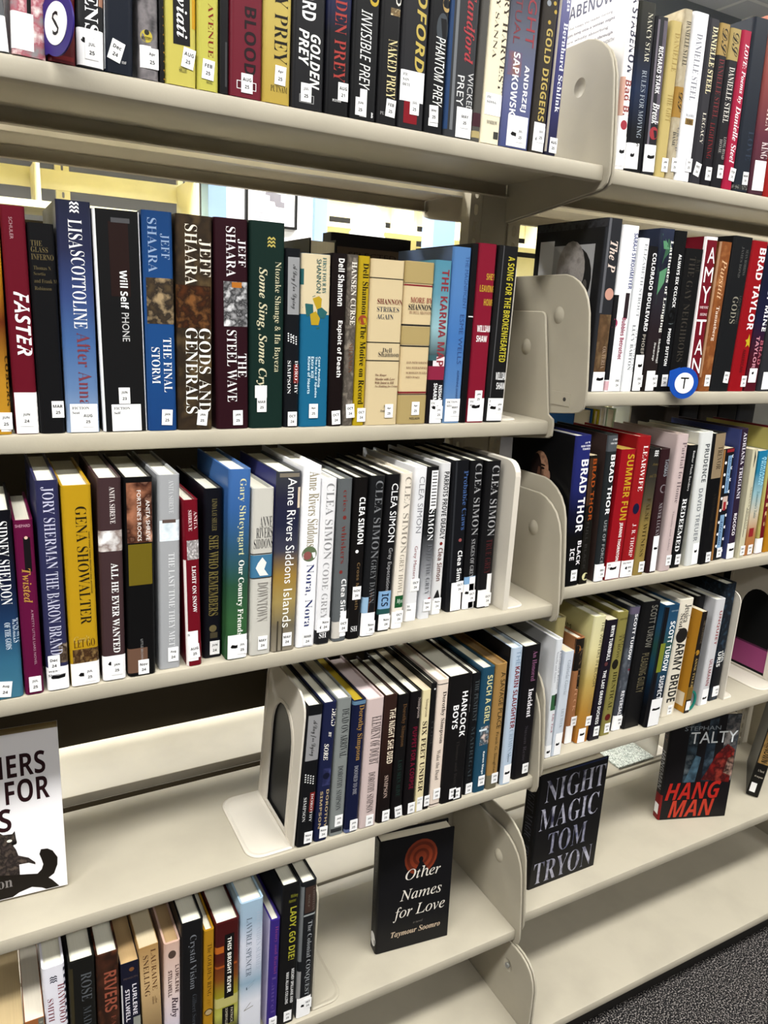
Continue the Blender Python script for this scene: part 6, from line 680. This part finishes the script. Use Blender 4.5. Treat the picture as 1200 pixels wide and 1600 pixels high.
for bk in BOOKS:
    for e in bk[13]:
        if e[0] in 'VH': K_.append((e[1], e[2]))
        elif e[0] == 'D': K_ += [(q, 'S') for q in e[1].split('/')]
        elif e[0] == 'L': K_ += [(q, 'R') for q in e[1].split('/') if q]
set_type(K_)
for (row, x, t, h, ys, ang, dep, hard, col, side, page, st, label, deco) in BOOKS:
    piv = t if ang > 0 else 0.0
    book((x + piv, ys, ZS[row] + .0003), ang, t, h, dep, hard, col, side, deco, label, page=page or ('e6dfce' if hard else 'd8cbb0'), sidetext=st, group=ROWG[row], pivot=piv)
# ------------------------------------------------------------------ books displayed face out
def faceout(P0, P1, z, tilt, h, t, hard, col, label, front, deco, page='dcd3bd', side=None):
    u = Vector((P1[0]-P0[0], P1[1]-P0[1], 0)); w = u.length; u.normalize(); nb = Vector((-u.y, u.x, 0))
    U = nb*math.sin(tilt) + Vector((0, 0, 1))*math.cos(tilt); outw = -nb*math.cos(tilt) + Vector((0, 0, 1))*math.sin(tilt)
    o = Vector((P0[0], P0[1], 0)) - outw*t; o.z = z + .0004 + (max(0, -t*math.sin(tilt)))
    M_ = Matrix(((outw.x, u.x, U.x, o.x), (outw.y, u.y, U.y, o.y), (outw.z, u.z, U.z, o.z), (0, 0, 0, 1)))
    return book((0, 0, 0), 0, t, h, w, hard, col, side, deco, label, page=page, front=front, matrix=M_)
def fr_other(F):
    w, h = F.d, F.h; c = mat('96361c', .5)
    for k, (ru, rz, cc) in enumerate(((.030, .034, '8f3a20'), (.026, .029, '6e2a18'), (.021, .023, '983e22'), (.015, .016, '6e2a18'), (.010, .011, '8f3a20'))): F.disc(w*.56, h*.80, ru, rz, mat(cc, .5))
    F.poly([(w*.50, h*.70), (w*.56, h*.775), (w*.64, h*.70), (w*.72, h*.60), (w*.44, h*.60)], mat('0f0f12')); F.disc(w*.56, h*.775, .004, .006, mat('0f0f12'))
    m = mat('cfcac0', .5)
    F.horz('Other', 'e', m, w*.36, w*.84, h*.715, h*.615); F.horz('Names', 'e', m, w*.30, w*.87, h*.53, h*.435)
    F.horz('for Love', 'e', m, w*.22, w*.93, h*.385, h*.255); F.horz('a novel', 'e', mat('7a766e'), w*.5, w*.63, h*.225, h*.205); F.horz('Taymour Soomro', 'E', mat('c8b49c'), w*.20, w*.88, h*.17, h*.105)
faceout((-.2571, .0591), (-.1229, .0422), ZS['L5'], .03, .217, .026, 1, '0f0f12', 'black book with a red sun displayed face out', fr_other, [('V', 'Other Names for Love', 'e', '5a564e', .2, .06, 0, .4), ('C', 'dcdcdc', .022, 0, .4, .5)])
def fr_night(F):
    w, h = F.d, F.h; F.rect(w*.35, w*.98, h*.985, h*.999, mat('20305c'))
    G = ['grad:6a6a78,a4a4b0,5c5c6c,8c8c98,3c3c48', 'grad:8a8a98,5c5c6a,9c9ca8,6c6c7c', 'grad:5a5a6c,3c4468,9a9aa6,5a5a68', 'grad:a8a090,6a6a78,8c8c98,a89a78']
    for i, (s, a, b_) in enumerate((('NIGHT', .10, .98), ('MAGIC', .06, .93), ('TOM', .22, .80), ('TRYON', .06, .94))):
        zt = h*(.945 - i*.24); F.horz(s, 'r', mat('art:5c5c70,a4a4b2,34344a,.022' if i != 2 else 'art:48507a,9494a6,2c304c,.022', .3), w*a, w*b_, zt, zt - h*.195)
faceout((.0521, .042), (.2145, .0408), ZS['R5'], .0, .242, .036, 1, '0c0c0e', 'black book NIGHT MAGIC displayed face out with silver capitals', fr_night, [('V', 'NIGHT MAGIC', 'r', '4a4a52', .21, .1, 0, .5), ('V', 'TRYON', 'r', '4a4a52', .09, .03, 0, .5)])
def fr_hang(F):
    w, h = F.d, F.h
    for u0, u1, c in ((.28, .42, 'art:3c4c58,1c2830,5c6468,.03'), (.55, .68, 'art:2c3c4a,16202a,40505c,.03'), (.80, .995, 'art:6a6c70,2c3034,8a8480,.03')): F.rect(w*u0, w*u1, h*.36, h*.998, mat(c))
    F.poly([(w*.30, h*.36), (w*.46, h*.36), (w*.50, h*.60), (w*.42, h*.62)], mat('art:486474,2a3c48,.02'))
    F.poly([(w*.55, h*.38), (w*.97, h*.34), (w*.98, h*.66), (w*.86, h*.72), (w*.72, h*.62), (w*.62, h*.47)], mat('art:8c1c18,401012,a83c30,.02')); F.poly([(w*.86, h*.44), (w*.99, h*.40), (w*.99, h*.60), (w*.90, h*.58)], mat('art:8a6a5c,2c1a18,b09080,.02'))
    F.horz('STEPHAN', 's', mat('8a9298'), w*.20, w*.72, h*.90, h*.86); F.horz('TALTY', 's', mat('d0d4d6'), w*.30, w*.985, h*.845, h*.735)
    F.horz('HANG', 'I', mat('c82a20', .4), w*.06, w*.86, h*.36, h*.19); F.horz('MAN', 'I', mat('d0402a', .4), w*.14, w*.80, h*.185, h*.02)
faceout((.4406, .0857), (.5909, .034), ZS['R5'], .02, .245, .022, 1, '121013', 'dark book HANGMAN displayed face out with red capitals', fr_hang, [('V', 'TALTY', 'S', '5a3432', .235, .18, 0, .55), ('V', 'HANGMAN', 'S', '8a8c8e', .16, .07, 0, .55), ('R', '8a1618', .06, 0, -.5, .5), ('L', '', .036, .012, -.3, .35, 0)])
def fr_cat(F):
    w, h = F.d, F.h; m = mat('2c0e14', .5)
    F.horz('MOTHERS', 'S', m, w*.02, w*.885, h*.875, h*.735); F.horz('LOOK FOR', 'S', m, w*.0, w*.905, h*.718, h*.575); F.horz('CATS', 'S', m, w*.10, w*.59, h*.555, h*.414)
    F.horz('another', 's', mat('4a4448'), w*.28, w*.475, h*.915, h*.89)
    blk = mat('17130f'); fur = mat('art:3c322e,1c1715,54483f,.008', .8)
    F.poly([(w*.10, h*.02), (w*.10, h*.2)] + [(w*0.458, h*0.169), (w*0.627, h*0.133), (w*0.765, h*0.114), (w*0.800, h*0.135), (w*0.816, h*0.165), (w*0.805, h*0.199), (w*0.790, h*0.234), (w*0.805, h*0.262), (w*0.857, h*0.258), (w*0.897, h*0.238), (w*0.933, h*0.190), (w*0.928, h*0.143), (w*0.897, h*0.092), (w*0.851, h*0.073), (w*0.877, h*0.056), (w*0.933, h*0.005), (w*0.908, h*0.004), (w*0.826, h*0.004), (w*0.795, h*0.019), (w*0.714, h*0.039), (w*0.611, h*0.023), (w*0.560, h*0.004), (w*0.458, h*0.004)], blk)
    F.poly([(w*.16, h*.12), (w*.20, h*.30), (w*.34, h*.36)] + [(w*0.458, h*0.371), (w*0.463, h*0.378), (w*0.473, h*0.416), (w*0.494, h*0.416), (w*0.519, h*0.399), (w*0.591, h*0.394), (w*0.611, h*0.410), (w*0.616, h*0.365), (w*0.622, h*0.339), (w*0.591, h*0.321), (w*0.611, h*0.293), (w*0.627, h*0.250), (w*0.627, h*0.133), (w*0.458, h*0.157)], fur)
    F.poly([(w*0.622, h*0.255), (w*0.703, h*0.227), (w*0.754, h*0.189), (w*0.754, h*0.175), (w*0.703, h*0.195), (w*0.627, h*0.197)], fur)
    F.disc(w*.565, h*.355, .003, .0018, mat('d0ccc0')); F.disc(w*.60, h*.335, .003, .002, mat('0e0b0a'))
    F.horz('Shannon', 'R', mat('74706e'), w*.14, w*.565, h*.135, h*.07)
faceout((-.868, .0685), (-.7239, .0582), ZS['L4'], .16, .212, .024, 0, 'd4d2d4', 'white book with a black cat on its cover displayed face out', fr_cat, [], page='b8a67c')
M_ = Matrix.Translation((.703, .065, ZS['R5']+.004)) @ Matrix.Rotation(-.95, 4, 'Z') @ Matrix.Rotation(.10, 4, 'Y')
book((0, 0, 0), 0, .026, .235, .15, 1, '141312', None, [('R', 'art:8a6c40,c09858,5c4424,.02', .235, .085, -.4, .45), ('V', 'KING OF THE UNKNOWN', 'S', '1a140c', .23, .09, .05, .5), ('H', 'A Novel', 'r', 'c8c0b0', -.2, .3, .07, .064), ('H', 'of suspense', 'r', 'c8c0b0', -.3, .35, .054, .048), ('L', '', .034, .010, -.35, .1, 0)], 'black book with a gold band on its spine leaning at the shelf end', page='cfc8b4', matrix=M_)
# ------------------------------------------------------------------ books and paper on the far side, glimpsed through the gaps
Z2 = ZS['L2'] + .0005
def plain(x0, x1, y0, y1, z, h, col, label, page='e0d8c4', fore=True, deco=None):
    """a book on the far side; fore=True shows its page edges to this aisle"""
    t = x1-x0; M_ = Matrix.Translation((x1, y1, z)) @ Matrix.Rotation(math.pi, 4, 'Z')
    if not fore: M_ = Matrix.Translation((x0, y0, z))
    return book((0, 0, 0), 0, t, h, y1-y0, 1, col, None, deco or [], label, page=page, matrix=M_)
plain(-.318, -.272, .275, .42, Z2, .252, '121214', 'black book on the far side showing its cream page edges')
M_ = Matrix.Translation((-.272, .335, Z2)) @ Matrix.Rotation(-math.pi/2 + .06, 4, 'Z')
def fr_far(F): F.rect(.004, F.d-.004, F.h-.042, F.h-.020, mat('4c4036')); F.horz('SELECTED', 's', mat('241d18'), .03, .12, F.h-.027, F.h-.035)
book((0, 0, 0), 0, .035, .266, .148, 1, '141214', None, [], 'large black book with a brown band on the far side', front=fr_far, matrix=M_)
plain(-.085, -.05, .30, .42, Z2, .243, '8c3440', 'dusty red book on the far side behind the bright blue one')
for i, (x0, w, h, c, l) in enumerate(((.270, .05, .238, '2460a8', 'blue book on the far-side shelf left of the white bookend'), (.325, .014, .236, 'd8c428', 'narrow yellow book on the far-side shelf'), (.341, .016, .24, 'e4e4e4', 'narrow white book on the far-side shelf beside the yellow one'), (.360, .024, .238, 'b8c8b0', 'pale green book against the white bookend on the far side'), (.53, .045, .24, '2a2420', 'dark brown book on the far side behind the dusty pink one'), (.64, .06, .248, '201c1a', 'thick brown-black book on the far side behind the plum ROCOCO'), (.705, .06, .25, '141416', 'thick black book on the far side behind the yellow jacketed one'), (.77, .06, .25, '24262c', 'thick slate book at the far-side row end behind the orange one'), (.585, .05, .246, '17181c', 'blue-black book on the far side behind the pale grey PRUDENCE'))):
    plain(x0, x0+w, .30, .44, ZS['R3']+.0005, h, c, l, fore=x0 < .4)
b = MB(); z0 = ZS['R5'] + .0006; Q = [(.505, .262), (.622, .262), (.622, .40), (.505, .40)]
b.prism(Q, z0, z0+.004, mat('art:9aa49c,c8ccc4,6c7870,e0e0d8,.006', .4)); b.add([(.51, .345, z0+.0042), (.575, .335, z0+.0042), (.58, .395, z0+.0042), (.51, .395, z0+.0042)], [(0, 1, 2, 3)], mat('art:c86a64,e0b090,a05060,.02', .4)); tag(b.build('magazine', smooth=False), 'patterned grey magazine lying on the far-side shelf between the face-out books', 'magazine')
book((.6515, .03, ZS['R4']+.0003), 0, .03, .225, .15, 1, '0e0f10', '0e0f10', [], 'black book with a pink strip seen through the arched bookend', front=None, sidetext='pink')
book((.683, .02, ZS['R4']+.0003), 0, .03, .235, .155, 1, '2c2f38', None, [], 'slate book at the far end of the fourth row past the arched bookend')
# ------------------------------------------------------------------ round shelf tags and the teal ring
def round_tag(name, x, y, z, r, yaw, rim, face, letter, label, cat, tab):
    t = empty(name, (x, y, z), label, cat); t.rotation_euler = (0, 0, yaw); n = 36
    ci = lambda q: [(q*math.cos(2*math.pi*i/n), q*math.sin(2*math.pi*i/n)) for i in range(n)]
    b = MB(); b.prism(ci(r), 0, .0016, rim, put=lambda a, c, yy: (a, yy, c))
    if tab: b.prism(tab, .0002, .0014, rim, put=lambda a, c, yy: (a, yy, c))
    b.build('disc', t)
    b = MB(); b.prism(ci(r*.66), -.0006, 0, face, put=lambda a, c, yy: (a, yy, c)); o = b.build('letter_disc', t)
    vs, fs, asp = glyphs(letter, 's'); H_ = r*.72; b = MB(); b.add([((v[0]-.5)*H_*asp*.95, -.0008, (v[1]-.5)*H_) for v in vs], fs, mat('161616'))
    b.build('letter', o, smooth=False)
    return t
TB = mat('1f58c4', .3)
round_tag('shelf_tag', .2005, -.0135, ZS['R2']+.0155, .0245, -.30, TB, mat('f2f2f4', .4), 'T', 'round blue shelf tag with a black letter T clipped to the shelf', 'tag', [(-.027, -.006), (-.01, -.008), (-.01, .024), (-.027, .018)])
TP = mat('40308c', .3)
round_tag('shelf_tag', -.6905, -.0125, ZS['L1']+.028, .0265, -1.12, TP, mat('f2f2f4', .4), 'S', 'round purple shelf tag with a black letter S', 'tag', [(-.034, -.024), (-.012, -.022), (-.012, .016), (-.034, .012)])
t = MB(); n = 28; c0, c1 = .021, .0165; A = [math.radians(-95 + 190*i/n) for i in range(n+1)]
P = [(c0*math.cos(a)*.72, c0*math.sin(a)) for a in A] + [(c1*math.cos(a)*.66, c1*math.sin(a)) for a in A[::-1]]
t.prism(P, 0, .003, mat('1f8a7a', .35), put=lambda a, c, y: (a+.386, y+.0145, c+ZS['R4']+.0225)); tag(t.build('teal_ring', smooth=False), 'teal plastic half ring tag at the foot of the silver UNQUIET book', 'tag')
